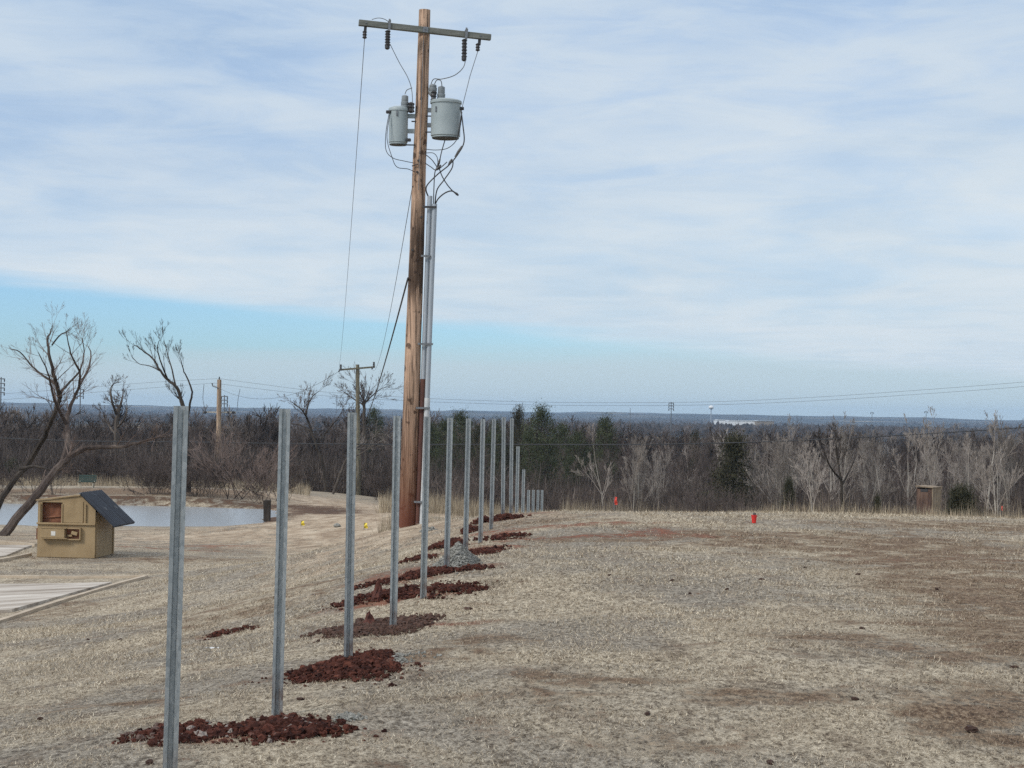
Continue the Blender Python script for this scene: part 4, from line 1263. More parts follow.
pile_px(348, 718, 34, 8, .015, 45, .013, 20, M['gravel'], 'flat grey gravel scatter right of the second post', name='gravel_scatter', cat='gravel')
pile_px(228, 633, 60, 7, .02, 60, .02, 21, M['clay'], 'little streak of red clods in the grass left of the third post')
# pointed clods
for (px, py, hh, w, lb) in [(378, 601, .20, .06, 'pointed red clay clod standing up left of the fourth post'), (369, 628, .15, .06, 'pointed dark red clod between the third and fourth posts')]:
    g, d = G(px, py)
    rg = random.Random(int(px))
    m = MB(); pr = [(w, 0), (w * .95, hh * .25), (w * .6, hh * .55), (w * .42, hh * .8), (0.004, hh)]
    m.lathe(pr, n=9)
    m.v = [(a + rg.gauss(0, .008), b + rg.gauss(0, .008), c + rg.gauss(0, .006)) for a, b, c in m.v]
    o = m.build('clay_clod', M['clod_red'], None); o.location = (g[0], g[1], g[2]); tag(o, lb, 'clod', 'pointed clods')
# dark droppings-like clods in the right field
spots = [(672, 581), (762, 580), (690, 594), (805, 568), (828, 524), (858, 575), (862, 629), (972, 732), (1014, 668), (937, 590), (647, 715), (770, 765), (727, 590), (855, 700), (609, 576), (300, 700), (40, 720), (120, 640), (150, 768), (88, 640)]
cl_o = None
for i, (px, py) in enumerate(spots):
    g, d = G(px, min(py, 764))
    rs = np.random.default_rng(500 + i)
    sz = .017 if i not in (7,) else .032
    if cl_o is None:
        Vc = ICO * (1 + .22 * rs.normal(size=(len(ICO), 1))) * np.array([1.3, 1, .7])
        ob = mesh_arrays('soil_clod', Vc, [ICF], M['clay_dark']); cl_o = ob
    else:
        ob = cl_o.copy(); C.objects.link(ob)
    ob.location = (g[0], g[1], g[2] + sz * .4); ob.scale = (sz * rs.uniform(.8, 1.5), sz, sz * rs.uniform(.7, 1.2)); ob.rotation_euler = (0, 0, rs.uniform(0, 6))
    tag(ob, 'small dark soil clod lying loose on the dormant grass', 'clod', 'loose dark clods on the grass')

# ------------------------------------------------------------------ main utility pole
D0 = 32.0
gb = PV(407, 530, D0)
base = Vector((gb.x, gb.y, h1(gb.x, gb.y)))
up_ = empty('utility_pole', base)
tag(up_, 'tall brown wooden utility pole with two grey transformers and conduits', 'utility pole')


def L(px, py, d=D0): return PV(px, py, d) - base


topv = L(425, 10)
ax = topv; Lh = ax.length
m = MB(); pts = []; rad = []
rgp = random.Random(3)
for i in range(25):
    t = i / 24; pts.append(ax * t + Vector((rgp.gauss(0, .003), rgp.gauss(0, .003), 0))); rad.append(.168 * (1 - t) + .105 * t)
pts[0] = ax * -.04
m.tube(pts, rad, 20)
m.build('pole', M['pole'], up_, smooth=True)
# dark side crack line (ground wire moulding) down the pole front
m = MB(); m.tube([L(423.6, 34, D0 - .13), L(422, 80, D0 - .14), L(420.6, 130, D0 - .15), L(418.5, 190, D0 - .155)], .006, 5); m.build('ground_wire', M['hard'], up_)
# crossarm
a0 = L(359.5, 24.8, 31.72); a1 = L(491, 39.5, 32.10)
dirx = (a1 - a0).normalized(); mid_ = (a0 + a1) / 2 + Vector((0, -.17, 0))
zr = Vector((0, 0, 1)); zr = (zr - dirx * zr.dot(dirx)).normalized(); yr = zr.cross(dirx)
RA = Matrix((dirx, yr, zr)).transposed()
arm = MB(); arm.box(mid_, ((a1 - a0).length, .095, .108), RA, .008)
arm_o = arm.build('crossarm', M['arm_wood'], up_)
m = MB(); m.box(mid_ + zr * .0 + yr * -.055, (.10, .012, .10), RA); m.tube([mid_ - yr * .09, mid_ + yr * .3], .012, 8)
m.build('bolt', M['hard'], up_)


def onarm(px, dz=0.0, dy=0.0):
    t = (px - 359.5) / (491 - 359.5)
    return a0.lerp(a1, t) + Vector((0, -.17, 0)) + zr * dz + yr * dy


def sheds(r, h, n):
    pr = [(.3 * r, 0)]
    for i in range(n):
        z = h * (i + .2) / n; pr += [(r * .72, z), (r, z + h * .25 / n), (r * .72, z + h * .55 / n)]
    pr += [(.3 * r, h)]
    return pr


# lightning arresters / cutouts under the arm
for (px, lng) in ((389.5, .31), (466, .37)):
    c = onarm(px)
    m = MB(); m.box(c + zr * .075 - yr * .0, (.05, .13, .02), RA); m.box(c - yr * .062, (.045, .012, .2), RA); m.tube([c + zr * .05, c + zr * .13], .018, 6)
    b = m.build('bracket', M['hard'], up_)
    m = MB(); m.lathe(sheds(.055, lng * .95, 6), c - zr * (.06 + lng), 14); m.lathe([(.02, 0), (.045, .02), (.045, .09), (.02, .11)], c - zr * (.06 + lng + .06), 10)
    m.build('arrester', M['insul'], up_, smooth=True)
# dead-end insulators at both ends
for px, sx in ((366.5, -1), (480, 1)):
    c = onarm(px)
    m = MB(); m.box(c - zr * .10 - yr * -.02, (.05, .05, .12), RA); m.lathe(sheds(.045, .15, 3), c - zr * .28 + dirx * (-.02 * (sx > 0)), 12)
    m.build('insulator', M['insul'], up_, smooth=True)
    m = MB(); m.tube([c - yr * .06, c + yr * .06], .014, 6); m.build('bolt', M['hard'], up_)


def curve(ps, n=6):
    return catmull([Vector(p) for p in ps], n)


def transformer(x0, x1, y0, y1, d, lab):
    cx = (x0 + x1) / 2; R = (x1 - x0) / 2 / F * d
    b = L(cx - .6, y1, d); t = L(cx, y0, d); h = (t - b).length
    axn = (t - b).normalized()
    m = MB(); m.lathe([(0, 0), (R * .93, 0), (R * .93, .03), (R, .035), (R, h * .5), (R, h), (R * .9, h)], b, 36, axn)
    tk = m.build('transformer', M['tank'], up_, smooth=True); tk['label'] = lab
    m = MB(); m.lathe([(0, .0), (R * .90, 0), (R * .90, .012), (0, .012)], b - axn * .014, 30, axn); m.build('shaded_underside', M['tank_shade'], tk)  # dark disc painted as the shade under the tank
    m = MB(); m.lathe([(R * 1.07, -.025), (R * 1.08, .015), (R * 1.0, .035), (R * .6, .06), (0, .075)], t, 36, axn); m.build('lid', M['tank'], tk, smooth=True)
    return tk, b, t, R, axn


tr1, b1, t1, R1, an1 = transformer(389.2, 408.2, 110, 144.5, 31.95, 'smaller narrow grey transformer tank left of the pole')
tr2, b2, t2, R2, an2 = transformer(431.3, 460.8, 102.5, 138, 31.9, 'larger wide grey transformer tank right of the pole')
# brackets
for (tk, ys, xa, xb) in ((tr1, (116, 131), 406, 417), (tr2, (110, 125), 420, 436)):
    for y in ys:
        m = MB(); pa = L(xa, y + .3, 31.98); pb_ = L(xb, y, 32.0); m.box((pa + pb_) / 2, ((pb_ - pa).length, .06, .075)); m.build('bracket', M['tank'] if tk is tr1 else M['hard'], tk)
for (px, py) in ((418, 121.5), (423, 132), (424, 116), (412.5, 145)):
    m = MB(); c = L(px, py, 31.93); m.tube([c + Vector((-.12, 0, 0)), c + Vector((.15, 0, 0))], .013, 6); m.build('bolt', M['insul'], up_)
# bushings
for (tk, px, py0, py1, r) in ((tr1, 404.5, 110, 95, .075), (tr2, 441, 102, 86, .078), (tr2, 432.5, 96, 84, .08)):
    b_ = L(px, py0, 31.95); t__ = L(px + .6, py1, 31.95)
    m = MB(); m.lathe([(r * .55, 0), (r * .9, .03), (r, .05), (r, .08), (r * .8, .085), (r * .95, .1), (r * .95, .15), (r * .75, .155), (r * .85, .17), (r * .8, (t__ - b_).length - .02), (r * .3, (t__ - b_).length)], b_, 16, (t__ - b_).normalized())
    m.build('bushing', M['porcelain'], tk, smooth=True)
m = MB(); m.lathe(sheds(.06, .2, 3), L(433.5, 101.5, 31.9), 12); m.build('arrester', M['insul'], tr2, smooth=True)
m = MB(); m.lathe(sheds(.07, .2, 3), L(411, 113, 31.9), 12); m.build('arrester', M['insul'], tr1, smooth=True)
for (tk, px, py) in ((tr1, 388.5, 112), (tr2, 461.5, 108.5), (tr1, 408.5, 140)):
    m = MB(); m.box(L(px, py, 31.85), (.09, .07, .055), None, .01); m.build('lug', M['insul'], tk)
for (tk, px, py) in ((tr1, 397, 113), (tr2, 444, 106), (tr2, 436, 109)):
    m = MB(); m.box(L(px, py, 31.95 - (.185 if tk is tr1 else .27)), (.03, .02, .10), None, .004); m.build('lid_clamp', M['hard'], tk)
# conduits
c1 = [L(430.0, 196, 31.95), L(427.5, 260, 31.95), L(425.0, 330, 31.95), L(423.2, 380, 31.95)]
m = MB(); m.tube(c1, .045, 12); m.build('conduit', M['conduit'], up_, smooth=True)
m = MB(); m.tube([L(423.2, 379, 31.95), L(420.5, 450, 31.95), L(417.6, 527, 31.95)], .052, 12); m.build('shaded_conduit', M['conduit_shade'], up_, smooth=True)  # lower run of the left conduit, its rusty shadow painted as dark colour
m = MB(); m.tube([L(434.6, 204, 31.9), L(431.6, 280, 31.9), L(428.6, 360, 31.9), L(427.2, 400, 31.9)], .047, 12); m.build('conduit', M['conduit'], up_, smooth=True)
m = MB(); m.tube([L(427.3, 398, 31.9), L(425.2, 460, 31.9), L(422.3, 524, 31.9), L(422.0, 532, 31.9)], .053, 12); m.build('conduit', M['conduit_white'], up_, smooth=True)
for (y, xa, xb) in ((207, 423, 436.5), (256, 421, 430), (344, 418, 433), (408, 416, 430), (502, 414, 426)):
    m = MB(); pa = L(xa, y - .5, 31.86); pb_ = L(xb, y + .5, 31.84); m.box((pa + pb_) / 2, ((pb_ - pa).length, .035, .035)); m.build('strap', M['hard'] if y != 207 else M['insul'], up_)
# jumpers and service leads
jump = [([(390, 44, 31.75), (399, 62, 31.75), (408, 78, 31.8), (412, 92, 31.85), (412.5, 112, 31.85)], .007, 'wire'),
        ([(405, 94, 31.9), (407, 90, 31.9), (412, 88, 31.85)], .008, 'wire'),
        ([(466, 52, 31.9), (464, 66, 31.85), (455, 75, 31.8), (442, 79, 31.8), (434, 79, 31.85), (431, 84, 31.9)], .008, 'wire'),
        ([(434.5, 84, 31.9), (437, 80, 31.88), (441, 81, 31.88), (442, 87, 31.9)], .008, 'wire'),
        ([(372, 19.5, 31.6), (378, 18, 31.55), (384, 19, 31.6), (389, 22, 31.65)], .006, 'wire'),
        ([(389, 114, 31.8), (386, 132, 31.75), (386, 150, 31.75), (393, 158, 31.75), (404, 161, 31.8), (414, 163, 31.85)], .007, 'cable'),
        ([(389.5, 116, 31.8), (387, 138, 31.7), (392, 157, 31.7), (397, 167, 31.75), (408, 169, 31.8), (415, 172, 31.85)], .007, 'cable'),
        ([(424, 149, 31.9), (436, 150, 31.85), (448, 148, 31.8), (457, 139, 31.75), (461, 122, 31.75), (461.5, 110, 31.75)], .007, 'cable'),
        ([(461, 110, 31.75), (463, 126, 31.7), (464, 142, 31.7), (458, 154, 31.7), (449, 165, 31.75), (438, 174, 31.8), (428, 184, 31.85), (426, 190, 31.9), (428.5, 197, 31.95)], .013, 'cable'),
        ([(462, 112, 31.72), (459, 128, 31.7), (457, 140, 31.68)], .010, 'cable'),
        ([(445, 140, 31.85), (441.5, 152, 31.8), (439, 163, 31.8), (435, 172, 31.8), (434, 186, 31.85), (433.5, 204, 31.9)], .010, 'cable'),
        ([(453, 160, 31.75), (452, 168, 31.75), (444, 180, 31.75), (437, 190, 31.8), (435, 204, 31.9)], .012, 'cable'),
        ([(434.8, 206, 31.9), (438, 199, 31.8), (445, 193, 31.75), (452, 191, 31.75), (457, 194.5, 31.75)], .013, 'cable'),
        ([(438, 164, 31.8), (442, 176, 31.78), (449, 187, 31.76), (457, 195, 31.75)], .011, 'cable'),
        ([(425, 154, 31.88), (432, 160, 31.84), (437, 167, 31.8)], .009, 'cable'),
        ([(425, 163, 31.88), (431, 167, 31.85), (437, 170, 31.8), (447, 162, 31.75)], .009, 'cable'),
        ([(426, 153, 31.85), (433, 153, 31.8), (437, 157, 31.8), (438, 164, 31.8)], .007, 'cable'),
        ([(412, 166, 31.88), (418, 164, 31.83)], .01, 'cable')]
for ps, r, mt in jump:
    m = MB(); m.tube(curve([L(*p) for p in ps]), r, 6); m.build('jumper_wire', M[mt], up_)
for (px, py, qx, qy) in ((440, 159, 437.5, 167), (436, 170, 441, 165), (448.5, 165, 452, 159), (455, 157, 462, 146), (455, 192.5, 458.5, 195.5)):
    m = MB(); m.tube([L(px, py, 31.76), L((px + qx) / 2, (py + qy) / 2, 31.76), L(qx, qy, 31.76)], [.014, .024, .014], 8); m.build('splice_connector', M['insul'], up_)
# knots / hardware stubs on the pole
for (px, py) in ((418.5, 160.5), (417.2, 172), (421.5, 217), (419, 27), (412.5, 250), (409.5, 455)):
    m = MB(); c = L(px, py, D0 - .14); m.tube([c + Vector((0, .03, 0)), c + Vector((0, -.015, 0))], .022, 7); m.build('bolt', M['insul'], up_)

# ------------------------------------------------------------------ second pole
D2 = 127.0
g2 = PV(358.5, 496, D2); b2_ = Vector((g2.x, g2.y, h1(g2.x, g2.y)))
p2 = empty('utility_pole', b2_); tag(p2, 'weathered grey-green pole with a short crossarm behind the sandy track', 'utility pole')
tp2 = PV(357.5, 364.5, D2)
m = MB(); m.tube([Vector((0, 0, -.1)), (tp2 - b2_) * .5, tp2 - b2_], [.19, .16, .13], 14); m.build('pole', M['pole_old'], p2, smooth=True)
q0 = PV(339.5, 370, D2 - .6) - b2_; q1 = PV(375, 367, D2 + .6) - b2_
m = MB(); dv = (q1 - q0); m.box((q0 + q1) / 2 + Vector((0, -.15, 0)), (dv.length, .11, .13), Vector((1, 0, 0)).rotation_difference(dv.normalized()).to_matrix()); m.build('crossarm', M['pole_old'], p2)
ins2 = []
for (px, py, dd) in ((341, 369, -.6), (374, 366.5, .6)):
    c = PV(px, py, D2 + dd) - b2_ + Vector((0, -.15, 0))
    m = MB(); m.lathe(sheds(.09, .34, 3), c + Vector((0, 0, .0)), 10); m.tube([c, c + Vector((-.1, -.5, -.2))], .05, 6); m.build('insulator', M['insul'], p2, smooth=True)
    ins2.append(c + b2_ + Vector((-.1, -.5, -.2)))

# third pole (left)
D3 = 157.0
g3 = PV(218, 486, D3); b3 = Vector((g3.x, g3.y, h1(g3.x, g3.y)))
p3 = empty('utility_pole', b3); tag(p3, 'pale tan utility pole standing behind the pond at left', 'utility pole')
tp3 = PV(219.3, 379.5, D3)
m = MB(); m.tube([Vector((0, 0, -.1)), (tp3 - b3) * .5, tp3 - b3], [.27, .23, .19], 14); m.build('pole', M['pole_pale'], p3, smooth=True)
c = tp3 - b3
m = MB(); m.tube([c + Vector((0, 0, 0)), c + Vector((0, 0, .25))], [.06, .05], 8); m.build('insulator', M['insul'], p3)
m = MB(); m.tube([c + Vector((-.1, -.2, -.75)), c + Vector((-.55, -.2, -.6)), c + Vector((-.6, -.2, -.35))], [.05, .05, .08], 8); m.build('insulator', M['porcelain'], p3)
q0 = PV(203, 412, D3) - b3; q1 = PV(235.5, 412.5, D3) - b3
m = MB(); m.box((q0 + q1) / 2 + Vector((0, .25, 0)), ((q1 - q0).length, .12, .10)); m.build('crossarm', M['bench_leg'], p3)
for px, r in ((205, .09), (233, .10), (228, .06)):
    m = MB(); m.box(PV(px, 412.2, D3) - b3 + Vector((0, .1, -.02)), (r * 2.6, .2, .22), None, .03); m.build('insulator', M['insul'], p3)
for (xa, ya, xb, yb, xm, ym) in ((204, 384, 206, 411, 203, 400), (240, 389, 237, 411, 238, 400)):
    m = MB(); m.tube(curve([PV(xa, ya, D3) - b3, PV(xm, ym, D3) - b3, PV(xb, yb, D3) - b3]), .022, 4); m.build('drop_wire', M['wire'], p3)


# ------------------------------------------------------------------ wires
def wire(pts, r, mat, label, name='power_line', cat='power line', n=8):
    b = Vector(pts[0]); e_pts = [Vector(p) - b for p in catmull([Vector(p) for p in pts], n)]
    m = MB(); m.tube(e_pts, r, 5); o = m.build(name, mat, None, smooth=True); o.location = b; tag(o, label, cat, 'overhead lines')


def span(A_, B_, sag, n=14):
    A_ = Vector(A_); B_ = Vector(B_)
    return [A_.lerp(B_, i / n) - Vector((0, 0, 4 * sag * (i / n) * (1 - i / n))) for i in range(n + 1)]


s1 = onarm(366.5) + base - zr * .28; s2 = onarm(479) + base - zr * .28
wire(span(s1, ins2[0], .9), .0065, M['wire'], 'thin line from the crossarm\'s left end down to the weathered pole', n=2)
wire(span(PV(412.5, 186, 31.9), ins2[1], 1.2), .007, M['wire'], 'thin line from high on the tall pole down to the weathered pole\'s right insulator', n=2)
m = MB(); m.tube([s2 - base, L(470, 76, 31.9), L(462, 108, 31.75)], .0065, 5); m.build('jumper_wire', M['wire'], up_)
wire(span(PV(408, 278, 31.85), PV(359, 428, D2 - .2), .7), .017, M['cable'], 'thick dark service cable leaving the tall pole halfway up', 'service_cable', n=2)
wire(span(ins2[0], PV(213.5, 385, D3), 1.6), .012, M['wire'], 'thin sagging line from weathered pole to the pale tan pole', n=2)
DR = 150.0
wire([PV(*p) for p in [(218.5, 378.5, D3), (260, 384, 156), (320, 391.5, 155), (400, 397, 154), (480, 400.5, 153), (575, 402.5, 152), (700, 402, 150), (800, 398, 148), (900, 391.5, 145), (1024, 382, 142), (1100, 374, 140)]], .0115, M['wire'], 'upper of the two long lines sagging across to the right edge')
wire([PV(*p) for p in [(213.5, 383, D3), (260, 389, 156), (320, 395.5, 155), (400, 400.5, 154), (480, 403.5, 153), (575, 405.5, 152), (700, 405, 150), (800, 401.5, 148), (900, 395.5, 145), (1024, 386.5, 142), (1100, 379, 140)]], .0115, M['wire'], 'lower of the two long lines sagging across to the right edge')
wire([PV(*p) for p in [(218.5, 378.5, D3), (150, 382.5, 158), (80, 388, 159), (0, 394, 160), (-60, 397, 161)]], .011, M['wire'], 'upper line from the pale tan pole to the left edge')
wire([PV(*p) for p in [(213.5, 383, D3), (150, 388, 158), (80, 393.5, 159), (0, 400, 160), (-60, 404, 161)]], .011, M['wire'], 'lower line from the pale tan pole to the left edge')
wire([PV(*p) for p in [(-60, 434, 100), (0, 438, 100), (80, 441, 100), (180, 442, 100), (280, 443.5, 100), (400, 444.5, 100), (520, 444.5, 100), (640, 444.5, 99), (760, 442, 98), (860, 437.5, 97), (940, 433, 96), (1024, 427.5, 95), (1100, 422, 94)]], .032, M['cable'], 'low black cable crossing in front of the whole wood', 'telephone_cable', 'cable')

# ------------------------------------------------------------------ dumpster
gd, dd_ = G(37, 557)
dp = empty('dumpster', gd, math.radians(-5.5))
S_ = dd_ / 47.0
dp.scale = (S_, S_, S_)
tag(dp, 'tan steel dumpster with a rusty side opening and dark propped lid', 'dumpster')
WD, DPT = 1.60, 1.62
topz = lambda x: 1.52 + .15 * x / 1.20 if x <= 1.20 else 1.67 - .38 * (x - 1.20) / (WD - 1.20)
m = MB()
th = .03
XC = 1.20
m.box((WD / 2, DPT / 2, .04), (WD - .02, DPT - .02, .05))
m.prism([(0.0, 0), (WD, 0), (WD, .90), (0, .90)], 0, th)                       # front lower
m.prism([(0, .90), (.12, .90), (.12, topz(.12)), (0, topz(0))], 0, th)          # left jamb
m.prism([(.12, 1.485), (.68, 1.485), (.68, topz(.68)), (.12, topz(.12))], 0, th)  # above opening
m.prism([(.68, .90), (WD, .90), (WD, topz(WD)), (1.20, topz(1.20)), (.68, topz(.68))], 0, th)
m.prism([(0.0, 0), (WD, 0), (WD, topz(WD)), (1.20, topz(1.20)), (0, topz(0))], DPT - th, DPT)
m.box((th / 2, DPT / 2, .75), (th, DPT - 2 * th - .004, 1.49))
m.box((WD - th / 2, DPT / 2, .62), (th, DPT - 2 * th - .004, 1.23))
m.build('body', M['tan'], dp)
m = MB(); m.prism([(-.05, topz(0) + .0), (1.18, topz(1.18) + .005), (1.18, topz(1.18) + .04), (-.05, topz(0) + .035)], -.04, DPT + .03); m.build('roof_panel', M['tan'], dp)
m = MB(); m.box((.66, .16, 1.18), (1.18, .01, .56)); m.build('rusty_lining', M['rust'], dp)
m = MB(); m.tube([(.14, .13, 1.06), (.74, .13, 1.12)], .02, 6); m.build('inner_bar', M['rust'], dp)
m = MB(); m.prism([(.70, .95), (1.26, .95), (1.26, 1.52), (.70, 1.50)], -.022, -.002); m.build('sliding_door', M['tan'], dp)
for xr, wr_ in ((1.33, .035), (.06, .05), (.685, .03)):
    m = MB(); m.box((xr, -.026, 1.19), (wr_, .045, .52)); m.build('upright_rib', M['tan'], dp)
m = MB(); m.box((WD / 2, -.03, .915), (WD + .03, .055, .05), None, .006); m.build('belt_rail', M['tan'], dp)
m = MB(); m.box((.48, -.085, .66), (.66, .165, .25), None, .012); m.box((.50, -.09, .525), (.74, .17, .02)); m.box((.50, -.09, .80), (.70, .17, .02)); pk = m.build('fork_pocket', M['tan'], dp)
m = MB(); m.box((.50, -.171, .66), (.12, .004, .12)); m.build('sticker', M['sticker'], pk)
m = MB(); m.box((1.02, -.004, .66), (.40, .008, .32)); m.build('pocket_recess', M['rust'], dp)
m = MB(); m.box((1.0, -.05, .80), (.42, .09, .035)); m.box((1.0, -.05, .50), (.42, .09, .03)); m.box((1.21, -.05, .65), (.03, .09, .33)); m.box((1.05, -.05, .67), (.16, .08, .09), Matrix.Rotation(.25, 3, 'Y')); m.box((.92, -.04, .60), (.12, .05, .05)); m.build('pocket_bracket', M['tan'], dp)
m = MB(); m.box((-.05, .25, .62), (.09, .2, .30), None, .01); m.build('side_pocket', M['rust'], dp)
m = MB(); m.box((WD / 2, -.012, .06), (WD, .02, .10)); m.build('base_rail', M['tan'], dp)
for yy_ in (.1, 1.5): 
    m = MB(); m.box((WD + .012, yy_, .5), (.02, .06, .98)); m.build('corner_rib', M['tan'], dp)
# lids
lx0, lz0, lx1, lz1 = 1.19, 1.74, 2.16, .86
dl = Vector((lx1 - lx0, 0, lz1 - lz0)); nl = Vector((-(lz1 - lz0), 0, lx1 - lx0)).normalized()
for k in range(2):
    y0 = -.06 + k * .86; y1 = y0 + .83
    m = MB(); P0 = Vector((lx0, 0, lz0)); 
    nrib = 6; vs = []; fs = []
    for j in range(nrib * 4 + 1):
        yv = y0 + (y1 - y0) * j / (nrib * 4); hb = .055 if (j % 4) in (1, 2) else 0
        if j < 2 or j > nrib * 4 - 2: hb = .03
        for (tt) in (0, 1):
            q = P0 + dl * tt; vs.append((q.x + nl.x * hb, yv, q.z + nl.z * hb))
        for (tt) in (0, 1):
            q = P0 + dl * tt; vs.append((q.x - nl.x * .02, yv, q.z - nl.z * .02))
    for j in range(nrib * 4):
        a = j * 4; b = a + 4
        fs += [(a, a + 1, b + 1, b), (a + 2, b + 2, b + 3, a + 3), (a, b, b + 2, a + 2), (a + 1, a + 3, b + 3, b + 1)]
    fs += [(0, 2, 3, 1), (nrib * 16, nrib * 16 + 1, nrib * 16 + 3, nrib * 16 + 2)]
    m.add(vs, fs); ld = m.build('lid', M['lid'], dp)
    q = P0 + dl * .52 + nl * .035
    RB = Matrix((dl.normalized(), Vector((0, 1, 0)), nl)).transposed()
    m = MB(); m.box((q.x, (y0 + y1) / 2 + .1, q.z), (.13, .20, .03), RB, .01); m.build('handle', M['insul'], ld)
m = MB(); m.tube([(lx0 - .01, -.08, lz0 + .0), (lx0 - .01, DPT + .08, lz0)], .022, 8); m.build('hinge_rod', M['hard'], dp)

# pad
def sheet_from(poly2, name, mat, zoff, kind='structure', sub=26):
    # poly2: parallelogram corners a,b,c,d
    a, b, c, d = [np.array(p[:2]) for p in poly2]
    U, Vv = np.meshgrid(np.linspace(0, 1, sub), np.linspace(0, 1, sub))
    X = (a[0] * (1 - U) + b[0] * U) * (1 - Vv) + (d[0] * (1 - U) + c[0] * U) * Vv
    Y = (a[1] * (1 - U) + b[1] * U) * (1 - Vv) + (d[1] * (1 - U) + c[1] * U) * Vv
    Z = H(X, Y)
    Zs = (H(X, Y, False) + zoff)
    Vt = np.stack([X.ravel(), Y.ravel(), Zs.ravel()], 1); I = np.arange(sub * sub).reshape(sub, sub)
    Q = np.stack([I[:-1, :-1].ravel(), I[:-1, 1:].ravel(), I[1:, 1:].ravel(), I[1:, :-1].ravel()], 1)
    ring = np.concatenate([I[0, :], I[1:, -1], I[-1, ::-1][1:], I[::-1, 0][1:-1]])
    nb_ = len(Vt); low = Vt[ring] - np.array([0, 0, .15]); Vt = np.concatenate([Vt, low]); k_ = len(ring); j_ = np.arange(k_)
    Qs = np.stack([ring[j_], nb_ + j_, nb_ + (j_ + 1) % k_, ring[(j_ + 1) % k_]], 1)
    o = mesh_arrays(name, Vt, [np.concatenate([Q, Qs])], mat); tag(o, kind=kind); return o


pA = G(146, 577.5)[0]; pB = G(-4, 577.5)[0]; pC = G(-2, 623)[0]; pD = G(85, 600)[0]
eb = (pB - pA)[:2]; eb /= np.linalg.norm(eb)
q1_ = G(112, 584)[0]; q2_ = G(2, 584.5)[0]
far_l = pA[:2] + eb * 14
r_side = (pC - pA)[:2]
near_r = pA[:2] + r_side * 1.25
inner = [q1_[:2], pA[:2] + eb * 14 + (q1_[:2] - pA[:2]), near_r + eb * 12, pA[:2] + r_side * .78 + eb * .5]
sheet_from([inner[3], inner[2], inner[1], inner[0]], 'concrete_pad', M['concrete'], .045)


def kerb(p0, p1, w, h_, label):
    n = 30
    vs = []; fs = []
    d = np.array(p1) - np.array(p0); d /= np.linalg.norm(d); nn_ = np.array([-d[1], d[0]]) * w / 2
    for i in range(n + 1):
        q = np.array(p0) + (np.array(p1) - np.array(p0)) * i / n; z = float(H([q[0]], [q[1]], False)[0])
        for s, hh in ((-1, -.1), (-1, h_), (1, h_), (1, -.1)): vs.append((q[0] + nn_[0] * s, q[1] + nn_[1] * s, z + hh))
    for i in range(n):
        for k in range(3): a = i * 4 + k; fs.append((a, a + 1, a + 5, a + 4))
    fs += [(0, 1, 2, 3), (n * 4, n * 4 + 3, n * 4 + 2, n * 4 + 1)]
    m = MB(); m.add(vs, fs); o = m.build('kerb', M['kerb'], None)
    tag(o, label, 'kerb', 'kerbs of the concrete pad')


kerb(pA[:2], far_l, .10, .06, 'straight pale concrete kerb along the back of the concrete pad')
kerb(pA[:2], near_r, .09, .05, 'slanting pale concrete kerb along the near side of the concrete pad')
# second slab by the dumpster
s0 = G(2, 548)[0]; s1_ = G(34, 547)[0]; s2_ = G(10, 556)[0]
sheet_from([G(-40, 563)[0], G(6, 556.5)[0], G(32, 547)[0], G(-40, 547)[0]], 'concrete_slab', M['concrete'], .05)
kerb(G(-20, 565)[0][:2], G(30, 556)[0][:2], .10, .09, 'short low kerb left of the dumpster')
kerb(G(-20, 543)[0][:2], G(36, 547)[0][:2], .10, .09, 'low kerb curving behind the left side of the dumpster')

# bench
gx_, gy_ = px_at(88.5, 97.5), 97.5
bz = P(88, 489, 97.5)[2]
bz = h1(gx_, gy_)
bn = empty('park_bench', (gx_, gy_, bz), .0); tag(bn, 'small green bench with pale legs on the far bank of the pond', 'bench')
m = MB()
for k in range(4): m.box((0, .24 + k * .02, .50 + k * .125), (1.05, .03, .105), Matrix.Rotation(-.15, 3, 'X'), .006)
m.build('backrest', M['bench_green'], bn)
m = MB()
for k in range(4): m.box((0, -.18 + k * .11, .43), (1.05, .095, .035), None, .006)
m.build('seat', M['bench_green'], bn)
for sx in (-1, 1):
    m = MB(); m.box((sx * .40, -.14, .20), (.06, .06, .42), Matrix.Rotation(sx * .12, 3, 'Y')); m.build('leg', M['bench_leg'], bn)
    m = MB(); m.box((sx * .40, .2, .24), (.06, .06, .5), Matrix.Rotation(sx * .12, 3, 'Y')); m.build('leg', M['bench_leg'], bn)
s = (P(88, 475, 97.5)[2] - bz) / .93
bn.scale = (.95, .95, s)

# stump/pier at the pond's right end
for (px, y0, y1, d, r, lb) in [(267, 500, 524, 76, .15, 'dark square timber stump at the right end of the pond')]:
    g = P(px, y1, d); t = P(px, y0, d); z0 = min(h1(g[0], g[1]), WATER_Z) - .2
    m = MB(); m.box((0, 0, (t[2] - z0) / 2), (r * 2, r * 2, t[2] - z0), None, .03)
    m.v = [(a + random.Random(i).uniform(-.02, .02), b, c) for i, (a, b, c) in enumerate(m.v)]
    o = m.build('timber_stump', M['bark_dark'], None); o.location = (g[0], g[1], z0); tag(o, lb, 'stump')

